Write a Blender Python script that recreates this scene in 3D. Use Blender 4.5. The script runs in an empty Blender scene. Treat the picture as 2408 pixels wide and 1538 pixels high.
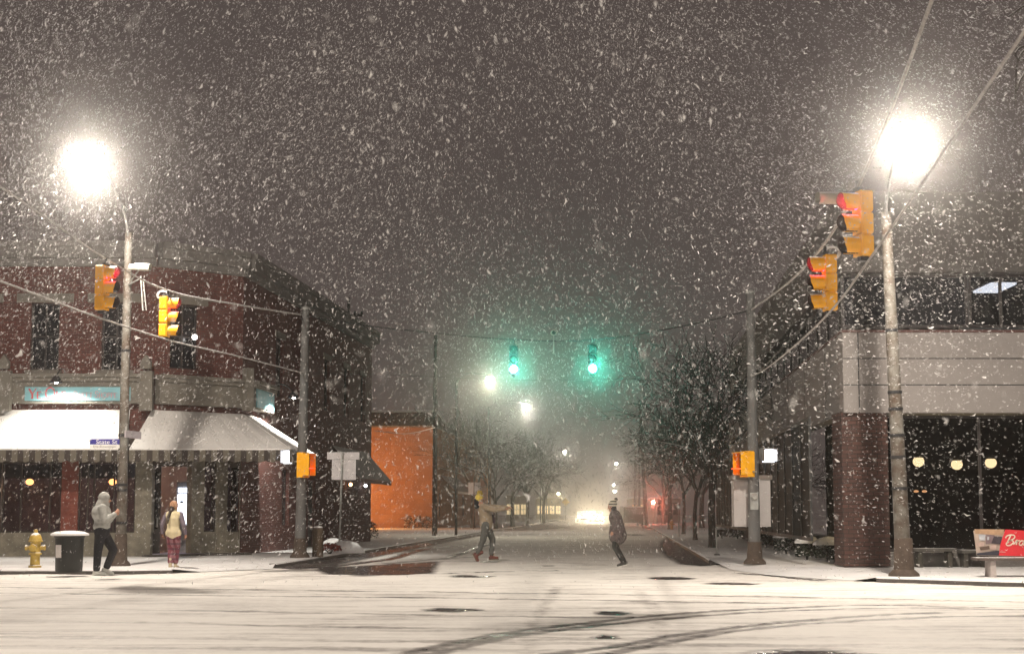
import bpy, math, random
import numpy as np
from mathutils import Vector, Matrix

R = math.radians
PI = math.pi
rng = random.Random(11)
nrng = np.random.default_rng(5)
sc = bpy.context.scene
COL = sc.collection

# ---------------------------------------------------------------- camera
CAM_H = 1.42
F = 3619.0                      # focal length in units of a 2408 wide frame
PX0, PY0 = 1192.0, 864.0        # principal point (the photograph is a crop)
PITCH = math.atan((1203.0 - PY0) / F)
cam_d = bpy.data.cameras.new("camera")
cam = bpy.data.objects.new("camera", cam_d)
COL.objects.link(cam)
cam.location = (0, 0, CAM_H)
cam.rotation_euler = (PI / 2 + PITCH, 0, 0)
cam_d.sensor_width = 36.0
cam_d.lens = 36.0 * F / 2408.0
cam_d.shift_x = (1204.0 - PX0) / 2408.0
cam_d.shift_y = (PY0 - 769.0) / 2408.0
cam_d.dof.use_dof = True          # phone lens: only flakes close to it soften
cam_d.dof.focus_distance = 38.0
cam_d.dof.aperture_fstop = 2.4
cam_d.clip_start = 0.1
cam_d.clip_end = 2000
sc.camera = cam

# ---------------------------------------------------------------- world, exposure
world = bpy.data.worlds.new("World")
sc.world = world
world.use_nodes = True
wn = world.node_tree
for n in list(wn.nodes):
    wn.nodes.remove(n)
w_out = wn.nodes.new("ShaderNodeOutputWorld")
w_bg = wn.nodes.new("ShaderNodeBackground")
w_bg.inputs["Color"].default_value = (0.074, 0.058, 0.0525, 1)   # snow cloud lit from the town below
w_bg.inputs["Strength"].default_value = 1.1
wn.links.new(w_bg.outputs[0], w_out.inputs["Surface"])
sc.view_settings.view_transform = 'Standard'
sc.view_settings.look = 'None'
sc.view_settings.exposure = 0.0
sc.view_settings.gamma = 1.0
try:
    sc.view_settings.use_curve_mapping = False
except Exception:
    pass
sc.render.engine = "CYCLES"
cy = sc.cycles
cy.use_denoising = True
cy.max_bounces = 6
cy.diffuse_bounces = 2
cy.glossy_bounces = 3
cy.transmission_bounces = 4
cy.transparent_max_bounces = 12
cy.volume_bounces = 1
cy.sample_clamp_indirect = 4.0
cy.caustics_reflective = False
cy.caustics_refractive = False

LAMP_W = 2450.0       # the two big street lamps
NEAR_W = 3000.0
N_FLAKES = 560000
HAZE_DENSITY = 0.0014
HAZE_G = 0.96


def ray(px, py):
    u = (px - PX0) / F
    v = (PY0 - py) / F
    c, s = math.cos(PITCH), math.sin(PITCH)
    return Vector((u, c - v * s, s + v * c))


def at(px, py, Y):
    d = ray(px, py)
    k = Y / d.y
    return Vector((d.x * k, Y, CAM_H + d.z * k))


def gnd(px, py, z=0.0):
    d = ray(px, py)
    k = (z - CAM_H) / d.z
    return Vector((d.x * k, d.y * k, z))


SW = 0.10            # pavement height


def Yg(py, z=SW):
    return gnd(PX0, py, z).y


# ---------------------------------------------------------------- materials
def _nodes(name):
    m = bpy.data.materials.new(name)
    m.use_nodes = True
    nt = m.node_tree
    for n in list(nt.nodes):
        nt.nodes.remove(n)
    out = nt.nodes.new("ShaderNodeOutputMaterial")
    return m, nt, out


def N(nt, t, **kw):
    n = nt.nodes.new(t)
    for k, v in kw.items():
        setattr(n, k, v)
    return n


def coords(nt, scale=(1, 1, 1)):
    tc = N(nt, "ShaderNodeTexCoord")
    mp = N(nt, "ShaderNodeMapping")
    mp.inputs["Scale"].default_value = scale
    nt.links.new(tc.outputs["Object"], mp.inputs["Vector"])
    return mp.outputs["Vector"]


def noise(nt, vec, scale, detail=4.0, rough=0.6):
    n = N(nt, "ShaderNodeTexNoise")
    n.inputs["Scale"].default_value = scale
    n.inputs["Detail"].default_value = detail
    n.inputs["Roughness"].default_value = rough
    nt.links.new(vec, n.inputs["Vector"])
    return n.outputs["Fac"]


def ramp(nt, fac, stops):
    r = N(nt, "ShaderNodeValToRGB")
    el = r.color_ramp.elements
    while len(el) > 1:
        el.remove(el[-1])
    el[0].position = stops[0][0]
    el[0].color = (*stops[0][1], 1)
    for p, c in stops[1:]:
        e = el.new(p)
        e.color = (*c, 1)
    nt.links.new(fac, r.inputs["Fac"])
    return r.outputs["Color"]


def math_n(nt, op, a, b=None, clamp=False):
    n = N(nt, "ShaderNodeMath", operation=op)
    n.use_clamp = clamp
    for i, v in enumerate((a, b)):
        if v is None:
            continue
        if isinstance(v, (int, float)):
            n.inputs[i].default_value = v
        else:
            nt.links.new(v, n.inputs[i])
    return n.outputs[0]


def mixc(nt, fac, a, b):
    n = N(nt, "ShaderNodeMix", data_type='RGBA')
    def put(i, v):
        if isinstance(v, tuple):
            n.inputs[i].default_value = (*v, 1)
        elif isinstance(v, (int, float)):
            n.inputs[i].default_value = v
        else:
            nt.links.new(v, n.inputs[i])
    put(0, fac); put(6, a); put(7, b)
    return n.outputs[2]


SNOW_C = (0.80, 0.79, 0.79)


def scale_c(c, k):
    return tuple(min(1.0, x * k) for x in c)


MATS = {}


def mat(name, color, rough=0.7, var=0.25, scale=6.0, bump=0.25, metal=0.0, snow=0.0, snow_at=0.55,
        stain=None, stain_amt=0.5, stain_scale=1.5, spec=0.4):
    """plain surface with worn, uneven colour; snow > 0 puts settled snow on faces that look up"""
    if name in MATS:
        return MATS[name]
    m, nt, out = _nodes(name)
    vec = coords(nt)
    b = N(nt, "ShaderNodeBsdfPrincipled")
    nt.links.new(b.outputs[0], out.inputs["Surface"])
    f = noise(nt, vec, scale)
    col = ramp(nt, f, [(0.25, scale_c(color, 1 - var)), (0.75, scale_c(color, 1 + var))])
    if stain is not None:
        f2 = noise(nt, vec, stain_scale, 6.0, 0.7)
        k = ramp(nt, f2, [(0.5 - 0.12, (0, 0, 0)), (0.5 + 0.14, (stain_amt,) * 3)])
        col = mixc(nt, k, col, stain)
    rv = rough
    if snow > 0:
        g = N(nt, "ShaderNodeNewGeometry")
        sx = N(nt, "ShaderNodeSeparateXYZ")
        nt.links.new(g.outputs["Normal"], sx.inputs[0])
        nz = math_n(nt, 'MULTIPLY', noise(nt, vec, 9.0), 0.5)
        nz2 = math_n(nt, 'ADD', sx.outputs["Z"], math_n(nt, 'SUBTRACT', nz, 0.25))
        k = ramp(nt, nz2, [(snow_at - 0.06, (0, 0, 0)), (snow_at + 0.06, (snow,) * 3)])
        col = mixc(nt, k, col, SNOW_C)
    nt.links.new(col, b.inputs["Base Color"])
    b.inputs["Roughness"].default_value = rv
    b.inputs["Metallic"].default_value = metal
    b.inputs["Specular IOR Level"].default_value = spec
    if bump > 0:
        bp = N(nt, "ShaderNodeBump")
        bp.inputs["Strength"].default_value = bump
        bp.inputs["Distance"].default_value = 0.02
        nt.links.new(noise(nt, vec, scale * 3), bp.inputs["Height"])
        nt.links.new(bp.outputs[0], b.inputs["Normal"])
    MATS[name] = m
    return m


def brick_mat(name, c1, c2, mortar, bw=0.22, bh=0.075, dirt=0.35):
    m, nt, out = _nodes(name)
    tc = N(nt, "ShaderNodeTexCoord")
    sp = N(nt, "ShaderNodeSeparateXYZ")
    nt.links.new(tc.outputs["Object"], sp.inputs[0])
    cb = N(nt, "ShaderNodeCombineXYZ")
    nt.links.new(math_n(nt, 'ADD', sp.outputs[0], sp.outputs[1]), cb.inputs[0])
    nt.links.new(sp.outputs[2], cb.inputs[1])
    br = N(nt, "ShaderNodeTexBrick")
    br.inputs["Color1"].default_value = (*c1, 1)
    br.inputs["Color2"].default_value = (*c2, 1)
    br.inputs["Mortar"].default_value = (*mortar, 1)
    br.inputs["Scale"].default_value = 1.0
    br.inputs["Mortar Size"].default_value = 0.010
    br.inputs["Brick Width"].default_value = bw
    br.inputs["Row Height"].default_value = bh
    nt.links.new(cb.outputs[0], br.inputs["Vector"])
    f = noise(nt, tc.outputs["Object"], 1.1, 6.0, 0.7)
    k = ramp(nt, f, [(0.35, (0, 0, 0)), (0.7, (dirt,) * 3)])
    col = mixc(nt, k, br.outputs["Color"], scale_c(c1, 0.35))
    b = N(nt, "ShaderNodeBsdfPrincipled")
    b.inputs["Roughness"].default_value = 0.85
    nt.links.new(col, b.inputs["Base Color"])
    bp = N(nt, "ShaderNodeBump")
    bp.inputs["Strength"].default_value = 0.5
    bp.inputs["Distance"].default_value = 0.012
    nt.links.new(br.outputs["Fac"], bp.inputs["Height"])
    bp.invert = True
    nt.links.new(bp.outputs[0], b.inputs["Normal"])
    nt.links.new(b.outputs[0], out.inputs["Surface"])
    return m


def emit_mat(name, color, strength):
    m, nt, out = _nodes(name)
    e = N(nt, "ShaderNodeEmission")
    e.inputs["Color"].default_value = (*color, 1)
    e.inputs["Strength"].default_value = strength
    nt.links.new(e.outputs[0], out.inputs["Surface"])
    return m


def glass_mat(name, tint=(0.5, 0.5, 0.55), gloss=0.25):
    m, nt, out = _nodes(name)
    t = N(nt, "ShaderNodeBsdfTransparent")
    t.inputs["Color"].default_value = (*tint, 1)
    g = N(nt, "ShaderNodeBsdfGlossy")
    g.inputs["Roughness"].default_value = 0.04
    g.inputs["Color"].default_value = (0.8, 0.8, 0.85, 1)
    lw = N(nt, "ShaderNodeLayerWeight")
    lw.inputs["Blend"].default_value = gloss
    mx = N(nt, "ShaderNodeMixShader")
    nt.links.new(lw.outputs["Fresnel"], mx.inputs[0])
    nt.links.new(t.outputs[0], mx.inputs[1])
    nt.links.new(g.outputs[0], mx.inputs[2])
    nt.links.new(mx.outputs[0], out.inputs["Surface"])
    return m


def road_mat():
    """trodden snow over wet asphalt: the wear attribute says where wheels and melt have cleared it"""
    m, nt, out = _nodes("snowy_road")
    at_ = N(nt, "ShaderNodeAttribute", attribute_name="wear")
    w = at_.outputs["Fac"]
    v = coords(nt)
    vs = coords(nt, (0.22, 2.6, 1))
    n1 = noise(nt, vs, 1.3, 6.0, 0.65)
    n2 = noise(nt, v, 5.5, 5.0, 0.7)
    n3 = noise(nt, v, 0.35, 3.0, 0.5)
    streak = math_n(nt, 'MULTIPLY', math_n(nt, 'SUBTRACT', n1, 0.45), 1.5)
    patch = math_n(nt, 'MULTIPLY', math_n(nt, 'SUBTRACT', n3, 0.48), 0.6)
    fine = math_n(nt, 'MULTIPLY', math_n(nt, 'SUBTRACT', n2, 0.5), 0.5)
    base = math_n(nt, 'ADD', math_n(nt, 'ADD', streak, patch), fine)
    basec = math_n(nt, 'MINIMUM', math_n(nt, 'MAXIMUM', base, 0.0), 0.55)
    rag = math_n(nt, 'ADD', 0.55, math_n(nt, 'MULTIPLY', n2, 0.9))
    tot = math_n(nt, 'ADD', math_n(nt, 'MULTIPLY', w, rag), basec, True)
    col = ramp(nt, tot, [(0.0, (0.83, 0.80, 0.76)), (0.18, (0.69, 0.66, 0.625)), (0.42, (0.36, 0.33, 0.315)),
                         (0.68, (0.10, 0.09, 0.085)), (0.92, (0.028, 0.026, 0.027))])
    rr = ramp(nt, tot, [(0.0, (0.75,) * 3), (0.5, (0.55,) * 3), (0.9, (0.14,) * 3)])
    b = N(nt, "ShaderNodeBsdfPrincipled")
    nt.links.new(col, b.inputs["Base Color"])
    nt.links.new(rr, b.inputs["Roughness"])
    b.inputs["Specular IOR Level"].default_value = 0.5
    bp = N(nt, "ShaderNodeBump")
    bp.inputs["Strength"].default_value = 0.9
    bp.inputs["Distance"].default_value = 0.05
    h = math_n(nt, 'SUBTRACT', math_n(nt, 'MULTIPLY', n2, 0.5), tot)
    nt.links.new(h, bp.inputs["Height"])
    nt.links.new(bp.outputs[0], b.inputs["Normal"])
    nt.links.new(b.outputs[0], out.inputs["Surface"])
    return m


def snow_ground_mat(name, dirt=0.35):
    m, nt, out = _nodes(name)
    v = coords(nt)
    n1 = noise(nt, v, 0.8, 6.0, 0.65)
    n2 = noise(nt, v, 7.0, 5.0, 0.7)
    k = ramp(nt, n1, [(0.48, (0, 0, 0)), (0.75, (dirt,) * 3)])
    col = mixc(nt, k, SNOW_C, (0.33, 0.31, 0.30))
    b = N(nt, "ShaderNodeBsdfPrincipled")
    nt.links.new(col, b.inputs["Base Color"])
    b.inputs["Roughness"].default_value = 0.75
    vo = N(nt, "ShaderNodeTexVoronoi")          # trodden prints
    vo.inputs["Scale"].default_value = 1.9
    nt.links.new(coords(nt, (1.0, .62, 1)), vo.inputs["Vector"])
    dent = math_n(nt, 'MULTIPLY', math_n(nt, 'SUBTRACT', 0.24, vo.outputs["Distance"]), 5.0, True)
    dent = math_n(nt, 'MULTIPLY', dent, math_n(nt, 'MULTIPLY', math_n(nt, 'SUBTRACT', n1, 0.40), 5.0, True))
    col = mixc(nt, math_n(nt, 'MULTIPLY', dent, 0.45), col, (0.36, 0.34, 0.33))
    nt.links.new(col, b.inputs["Base Color"])
    bp = N(nt, "ShaderNodeBump")
    bp.inputs["Strength"].default_value = 0.7
    bp.inputs["Distance"].default_value = 0.06
    nt.links.new(math_n(nt, 'SUBTRACT', math_n(nt, 'ADD', n1, math_n(nt, 'MULTIPLY', n2, 0.4)), dent), bp.inputs["Height"])
    nt.links.new(bp.outputs[0], b.inputs["Normal"])
    nt.links.new(b.outputs[0], out.inputs["Surface"])
    return m


def flake_mat():
    m, nt, out = _nodes("snowflake")
    d = N(nt, "ShaderNodeBsdfDiffuse")
    d.inputs["Color"].default_value = (0.92, 0.90, 0.89, 1)
    t = N(nt, "ShaderNodeBsdfTranslucent")
    t.inputs["Color"].default_value = (0.92, 0.90, 0.89, 1)
    mx = N(nt, "ShaderNodeMixShader")
    mx.inputs[0].default_value = 0.5
    nt.links.new(d.outputs[0], mx.inputs[1])
    nt.links.new(t.outputs[0], mx.inputs[2])
    tr = N(nt, "ShaderNodeBsdfTransparent")      # a wet flake is mostly air
    m2 = N(nt, "ShaderNodeMixShader")
    m2.inputs[0].default_value = 0.55
    nt.links.new(mx.outputs[0], m2.inputs[1])
    nt.links.new(tr.outputs[0], m2.inputs[2])
    nt.links.new(m2.outputs[0], out.inputs["Surface"])
    return m


def stripe_mat(name, a, b_, width, axis=0):
    m, nt, out = _nodes(name)
    tc = N(nt, "ShaderNodeTexCoord")
    sp = N(nt, "ShaderNodeSeparateXYZ")
    nt.links.new(tc.outputs["Object"], sp.inputs[0])
    if axis == 3:
        src = math_n(nt, 'ADD', sp.outputs[0], sp.outputs[1])
    else:
        src = sp.outputs[axis]
    f = math_n(nt, 'FRACT', math_n(nt, 'DIVIDE', src, width))
    k = math_n(nt, 'GREATER_THAN', f, 0.5)
    col = mixc(nt, k, a, b_)
    b = N(nt, "ShaderNodeBsdfPrincipled")
    b.inputs["Roughness"].default_value = 0.85
    nt.links.new(col, b.inputs["Base Color"])
    nt.links.new(b.outputs[0], out.inputs["Surface"])
    return m


def plaid_mat(name, base, line1, line2, s=0.11):
    m, nt, out = _nodes(name)
    tc = N(nt, "ShaderNodeTexCoord")
    sp = N(nt, "ShaderNodeSeparateXYZ")
    nt.links.new(tc.outputs["Object"], sp.inputs[0])
    h = math_n(nt, 'ADD', sp.outputs[0], sp.outputs[1])
    fx = math_n(nt, 'GREATER_THAN', math_n(nt, 'FRACT', math_n(nt, 'DIVIDE', h, s)), 0.62)
    fz = math_n(nt, 'GREATER_THAN', math_n(nt, 'FRACT', math_n(nt, 'DIVIDE', sp.outputs[2], s)), 0.62)
    c = mixc(nt, math_n(nt, 'MULTIPLY', fx, 0.6), base, line1)
    c = mixc(nt, math_n(nt, 'MULTIPLY', fz, 0.6), c, line2)
    b = N(nt, "ShaderNodeBsdfPrincipled")
    b.inputs["Roughness"].default_value = 0.9
    nt.links.new(c, b.inputs["Base Color"])
    nt.links.new(b.outputs[0], out.inputs["Surface"])
    return m


# ---------------------------------------------------------------- mesh builder
ORG = {}


class MB:
    def __init__(s):
        s.v = []
        s.f = []

    def add(s, vs, fs):
        o = len(s.v)
        s.v.extend([tuple(p) for p in vs])
        s.f.extend([tuple(i + o for i in f) for f in fs])

    def box(s, c, size, rz=0.0, M=None):
        x, y, z = (d / 2 for d in size)
        vs = [Vector((a, b, d)) for d in (-z, z) for b in (-y, y) for a in (-x, x)]
        if M is None:
            M = Matrix.Rotation(rz, 3, 'Z')
        vs = [M @ p + Vector(c) for p in vs]
        s.add(vs, [(0, 2, 3, 1), (4, 5, 7, 6), (0, 1, 5, 4), (2, 6, 7, 3), (0, 4, 6, 2), (1, 3, 7, 5)])
        return s

    def pbox(s, x0, y0, x1, y1, Y, depth):
        """box whose front face is the pixel rectangle at distance Y"""
        a, b = at(x0, y1, Y), at(x1, y0, Y)
        s.box(((a.x + b.x) / 2, Y + depth / 2, (a.z + b.z) / 2), (abs(b.x - a.x), abs(depth), abs(b.z - a.z)))
        return s

    def tube(s, pts, rad, n=8, cap=True, flat=1.0):
        pts = [Vector(p) for p in pts]
        if isinstance(rad, (int, float)):
            rad = [rad] * len(pts)
        rings = []
        prev = None
        for i, p in enumerate(pts):
            d = (pts[min(i + 1, len(pts) - 1)] - pts[max(i - 1, 0)])
            if d.length < 1e-9:
                d = Vector((0, 0, 1))
            d.normalize()
            if prev is None:
                ref = Vector((0, 1, 0)) if abs(d.y) < 0.9 else Vector((1, 0, 0))
                u = d.cross(ref).normalized()
            else:
                u = (prev - d * prev.dot(d))
                u = u.normalized() if u.length > 1e-6 else d.orthogonal().normalized()
            prev = u
            w = d.cross(u)
            rings.append([p + (u * math.cos(2 * PI * k / n) + w * (math.sin(2 * PI * k / n) * flat)) * rad[i] for k in range(n)])
        o = len(s.v)
        for r in rings:
            s.v.extend([tuple(q) for q in r])
        for i in range(len(rings) - 1):
            for k in range(n):
                a = o + i * n + k
                b = o + i * n + (k + 1) % n
                s.f.append((a, b, b + n, a + n))
        if cap:
            s.f.append(tuple(o + k for k in range(n - 1, -1, -1)))
            s.f.append(tuple(o + (len(rings) - 1) * n + k for k in range(n)))
        return s

    def lathe(s, prof, c=(0, 0, 0), n=16, M=None):
        """prof: (radius, height) pairs, axis z"""
        c = Vector(c)
        o = len(s.v)
        for r, z in prof:
            for k in range(n):
                p = Vector((r * math.cos(2 * PI * k / n), r * math.sin(2 * PI * k / n), z))
                if M is not None:
                    p = M @ p
                s.v.append(tuple(p + c))
        for i in range(len(prof) - 1):
            for k in range(n):
                a = o + i * n + k
                b = o + i * n + (k + 1) % n
                s.f.append((a, b, b + n, a + n))
        s.f.append(tuple(o + k for k in range(n - 1, -1, -1)))
        s.f.append(tuple(o + (len(prof) - 1) * n + k for k in range(n)))
        return s

    def ball(s, c, r, n=12, m=8):
        if isinstance(r, (int, float)):
            r = (r, r, r)
        c = Vector(c)
        o = len(s.v)
        s.v.append((c.x, c.y, c.z - r[2]))
        for i in range(1, m):
            t = -PI / 2 + PI * i / m
            for k in range(n):
                a = 2 * PI * k / n
                s.v.append((c.x + r[0] * math.cos(t) * math.cos(a), c.y + r[1] * math.cos(t) * math.sin(a), c.z + r[2] * math.sin(t)))
        s.v.append((c.x, c.y, c.z + r[2]))
        top = len(s.v) - 1
        for k in range(n):
            s.f.append((o, o + 1 + (k + 1) % n, o + 1 + k))
            s.f.append((top, o + 1 + (m - 2) * n + k, o + 1 + (m - 2) * n + (k + 1) % n))
        for i in range(m - 2):
            for k in range(n):
                a = o + 1 + i * n + k
                b = o + 1 + i * n + (k + 1) % n
                s.f.append((a, b, b + n, a + n))
        return s

    def prism(s, poly, ext):
        """poly: list of 3D points, ext: extrusion vector"""
        poly = [Vector(p) for p in poly]
        ext = Vector(ext)
        n = len(poly)
        vs = poly + [p + ext for p in poly]
        fs = [tuple(range(n - 1, -1, -1)), tuple(range(n, 2 * n))]
        for k in range(n):
            fs.append((k, (k + 1) % n, n + (k + 1) % n, n + k))
        s.add(vs, fs)
        return s

    def quad(s, a, b, c, d):
        s.add([a, b, c, d], [(0, 1, 2, 3)])
        return s

    def build(s, name, material, parent=None, origin=None, smooth=False):
        me = bpy.data.meshes.new(name)
        o = ORG[parent.name] if parent is not None else (Vector(origin) if origin is not None else Vector((0, 0, 0)))
        me.from_pydata([(v[0] - o.x, v[1] - o.y, v[2] - o.z) for v in s.v], [], s.f)
        me.materials.append(material)
        if smooth:
            me.polygons.foreach_set("use_smooth", [True] * len(me.polygons))
            try:
                me.set_sharp_from_angle(angle=R(42))
            except Exception:
                pass
        me.update()
        ob = bpy.data.objects.new(name, me)
        COL.objects.link(ob)
        if parent is not None:
            ob.parent = parent
        else:
            ob.location = o
        ORG[ob.name] = o
        return ob


def tag(o, label=None, cat=None, group=None, kind=None):
    if label:
        o["label"] = label
    if cat:
        o["category"] = cat
    if group:
        o["group"] = group
    if kind:
        o["kind"] = kind
    return o


def thing(name, label, cat, loc=(0, 0, 0), group=None):
    o = bpy.data.objects.new(name, None)
    o.empty_display_size = 0.2
    COL.objects.link(o)
    o.location = loc
    ORG[o.name] = Vector(loc)
    tag(o, label, cat, group)
    return o


def copy_tree(src, parent=None):
    c = src.copy()
    COL.objects.link(c)
    if parent is not None:
        c.parent = parent
    ORG[c.name] = ORG.get(src.name, Vector((0, 0, 0)))
    for ch in list(src.children):
        copy_tree(ch, c)
    return c


def place(o, loc, rz=0.0, label=None, group=None, scale=None):
    o.location = loc
    o.rotation_euler = (0, 0, rz)
    if label:
        o["label"] = label
    if group:
        o["group"] = group
    if scale:
        o.scale = scale if isinstance(scale, (tuple, list)) else (scale,) * 3
    return o


def lamp(name, loc, power, color, parent=None, radius=0.1, kind='POINT', target=None, spot=1.2, blend=0.5):
    d = bpy.data.lights.new(name, kind)
    d.energy = power
    d.color = color
    d.shadow_soft_size = radius
    if kind == 'SPOT':
        d.spot_size = spot
        d.spot_blend = blend
    o = bpy.data.objects.new(name, d)
    COL.objects.link(o)
    loc = Vector(loc)
    if target is not None:
        o.rotation_euler = (Vector(target) - loc).to_track_quat('-Z', 'Y').to_euler()
    if parent is not None:
        o.parent = parent
        o.location = loc - ORG[parent.name]
    else:
        o.location = loc
    return o


def spline(pts, n=8):
    pts = [Vector(p) for p in pts]
    out = []
    for i in range(len(pts) - 1):
        p0 = pts[max(i - 1, 0)]; p1 = pts[i]; p2 = pts[i + 1]; p3 = pts[min(i + 2, len(pts) - 1)]
        for k in range(n):
            t = k / n
            out.append(0.5 * ((2 * p1) + (p2 - p0) * t + (2 * p0 - 5 * p1 + 4 * p2 - p3) * t * t + (3 * p1 - p0 - 3 * p2 + p3) * t ** 3))
    out.append(pts[-1])
    return out


# shared materials
M_ROAD = road_mat()
M_SNOW = mat("settled_snow", SNOW_C, 0.75, 0.05, 3.0, 0.5)
M_SNOWG = snow_ground_mat("pavement_snow")
M_SNOWF = snow_ground_mat("field_snow", 0.2)
M_KERB = mat("wet_kerb", (0.075, 0.065, 0.06), 0.5, 0.4, 8.0, 0.4, snow=1.0, snow_at=0.6)
M_BRICK = brick_mat("dark_red_brick", (0.16, 0.045, 0.035), (0.11, 0.035, 0.03), (0.10, 0.07, 0.06), dirt=0.5)
M_BRICK_R = brick_mat("brown_brick", (0.10, 0.046, 0.036), (0.065, 0.033, 0.028), (0.03, 0.024, 0.021), 0.24, 0.10, dirt=0.25)
M_STONE = mat("grey_stone", (0.20, 0.185, 0.16), 0.85, 0.3, 3.0, 0.5, snow=1.0, snow_at=0.7, stain=(0.12, 0.11, 0.09), stain_amt=0.6)
M_TAN = mat("tan_stone", (0.22, 0.20, 0.155), 0.85, 0.35, 3.5, 0.5, stain=(0.09, 0.08, 0.065), stain_amt=0.6)
M_DARK = mat("dark_metal", (0.02, 0.02, 0.022), 0.45, 0.3, 5, 0.1)
M_DARKF = mat("dark_frame", (0.035, 0.03, 0.03), 0.5, 0.3, 5, 0.1)
M_GALV = mat("weathered_steel", (0.33, 0.34, 0.33), 0.5, 0.3, 4, 0.2, metal=0.3, stain=(0.16, 0.13, 0.10), stain_amt=0.6)
M_RUST = mat("rusty_pole", (0.15, 0.147, 0.132), 0.65, 0.35, 5, 0.4, stain=(0.05, 0.027, 0.014), stain_amt=0.95, stain_scale=2.2)
M_RUSTD = mat("dark_rust", (0.07, 0.05, 0.038), 0.8, 0.4, 9, 0.4)
M_POLE = mat("dull_pole_steel", (.13, .13, .13), .6, .35, 3, .3, stain=(.07, .06, .05), stain_amt=.6)
M_WOODP = mat("dark_pole_wood", (0.02, 0.018, 0.017), 0.9, 0.4, 6, 0.4)
M_YEL = mat("signal_yellow", (0.95, 0.43, 0.008), 0.45, 0.10, 5, 0.15, snow=0.85, snow_at=0.8)
M_BLACKIN = mat("matt_black", (0.008, 0.008, 0.008), 0.7, 0.2, 5, 0.0)
M_VLINE = mat("visor_lining", (.03, .012, .012), .6, .2, 5, 0)
M_LENS = mat("dark_lens", (0.02, 0.02, 0.02), 0.2, 0.2, 5, 0.0)
M_RED_E = emit_mat("red_led", (1.0, 0.015, 0.06), 22.0)
M_GREEN_E = emit_mat("green_led", (0.08, 1.0, 0.74), 60.0)
M_LAMP_E = emit_mat("lamp_lens", (1.0, 0.93, 0.82), 120.0)
M_LAMP_B = emit_mat("lamp_bowl", (1.0, 0.90, 0.78), 480.0)
M_WHITE_E = emit_mat("white_led", (0.86, 0.88, 1.0), 9.0)
M_WIRE = mat("snowy_wire", (0.34, 0.32, 0.30), 0.9, 0.4, 14, 0.3, snow=1.0, snow_at=0.1)
M_WIRED = mat("dark_wire", (0.015, 0.015, 0.015), 0.8, 0.2, 8, 0.0)
M_PANEL = mat("pale_panel", (0.26, 0.24, 0.23), 0.7, 0.08, 1.5, 0.1, stain=(0.21, 0.19, 0.18), stain_amt=0.5, stain_scale=0.8)
M_SIGNBACK = mat("bare_aluminium", (0.78, 0.74, 0.75), 0.55, 0.06, 4, 0.05)
M_GLASS = glass_mat("shop_glass", (0.55, 0.55, 0.62), 0.22)
M_DGLASS = mat("dark_glass", (0.012, 0.013, 0.017), 0.12, 0.3, 2, 0.03, spec=0.6)
M_BARK = mat("bark", (0.035, 0.03, 0.026), 0.9, 0.4, 8, 0.5, snow=0.9, snow_at=0.62)
M_TWIG = mat("snowy_twig", (0.035, 0.031, 0.028), 0.9, 0.3, 8, 0.2, snow=0.85, snow_at=0.62)
M_HEDGE = mat("hedge_leaf", (0.03, 0.04, 0.024), 0.8, 0.5, 9, 0.3, snow=1.0, snow_at=0.72)

# ================================================================ SETTING
def xl(Y):                      # left kerb line of the side road
    return -5.96 + 0.066 * (Y - 38.9)


def xr(Y):                      # right kerb line
    return 5.55 + 0.0755 * (Y - 42.1)


def struct(o):
    o["kind"] = "structure"
    return o


g = MB()
g.quad((-420, -60, -0.06), (420, -60, -0.06), (420, 600, -0.06), (-420, 600, -0.06))
struct(g.build("ground", M_SNOWF))

# wheel tracks and bare patches, read off the photo and laid on the ground
TRACKS = [
    ([(0, 1381), (458, 1385), (916, 1390), (1222, 1394), (1647, 1400), (1950, 1405), (2404, 1415)], .13, .42),
    ([(0, 1394), (458, 1399), (916, 1404), (1222, 1408), (1546, 1413), (1849, 1419)], .12, .42),
    ([(0, 1428), (356, 1433), (763, 1441), (1222, 1449), (1500, 1452)], .14, .28),
    ([(0, 1460), (356, 1463), (814, 1474), (1222, 1478), (1700, 1484)], .16, .24),
    ([(0, 1497), (500, 1500), (1000, 1508), (1500, 1513), (2404, 1524)], .2, .2),
    ([(0, 1521), (700, 1524), (1300, 1530)], .22, .2),
    ([(1300, 1502), (1900, 1500), (2404, 1502)], .2, .16),
    ([(960, 1534), (1080, 1508), (1193, 1488), (1344, 1468), (1546, 1446), (1697, 1435), (1899, 1427), (2050, 1422), (2303, 1427)], .13, .5),
    ([(1010, 1538), (1193, 1497), (1395, 1471), (1597, 1451), (1798, 1438), (2076, 1429), (2404, 1432)], .13, .45),
    ([(1294, 1537), (1445, 1519), (1597, 1491), (1798, 1466), (2050, 1446), (2200, 1440)], .13, .5),
    ([(1420, 1537), (1546, 1514), (1697, 1486), (1899, 1466), (2076, 1456), (2252, 1449), (2404, 1448)], .13, .48),
    # slush along the left gutter of the side road
    ([(760, 1334), (890, 1318), (930, 1311), (1000, 1290), (1080, 1283), (1122, 1282)], .20, .75),
    ([(1060, 1309), (1122, 1288), (1160, 1275)], .16, .85),
    ([(1010, 1349), (1075, 1347), (1155, 1344), (1200, 1343)], .12, .8),
    ([(900, 1325), (960, 1320), (1090, 1310), (1160, 1309)], .22, .3),
    ([(1200, 1259), (1300, 1256), (1400, 1257), (1500, 1257)], .5, .3),
    ([(1235, 1341), (1290, 1342), (1325, 1341)], .10, .6),
    ([(1735, 1347), (1800, 1352), (1880, 1360), (1930, 1364)], .12, .75),
    ([(1540, 1240), (1530, 1232), (1515, 1228)], .8, .7),
    ([(1100, 1252), (1250, 1245), (1330, 1240)], .5, .3),
    ([(1235, 1538), (1270, 1440), (1310, 1380)], .10, .14),
    ([(1550, 1538), (1545, 1440), (1500, 1390)], .12, .14),
]
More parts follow.
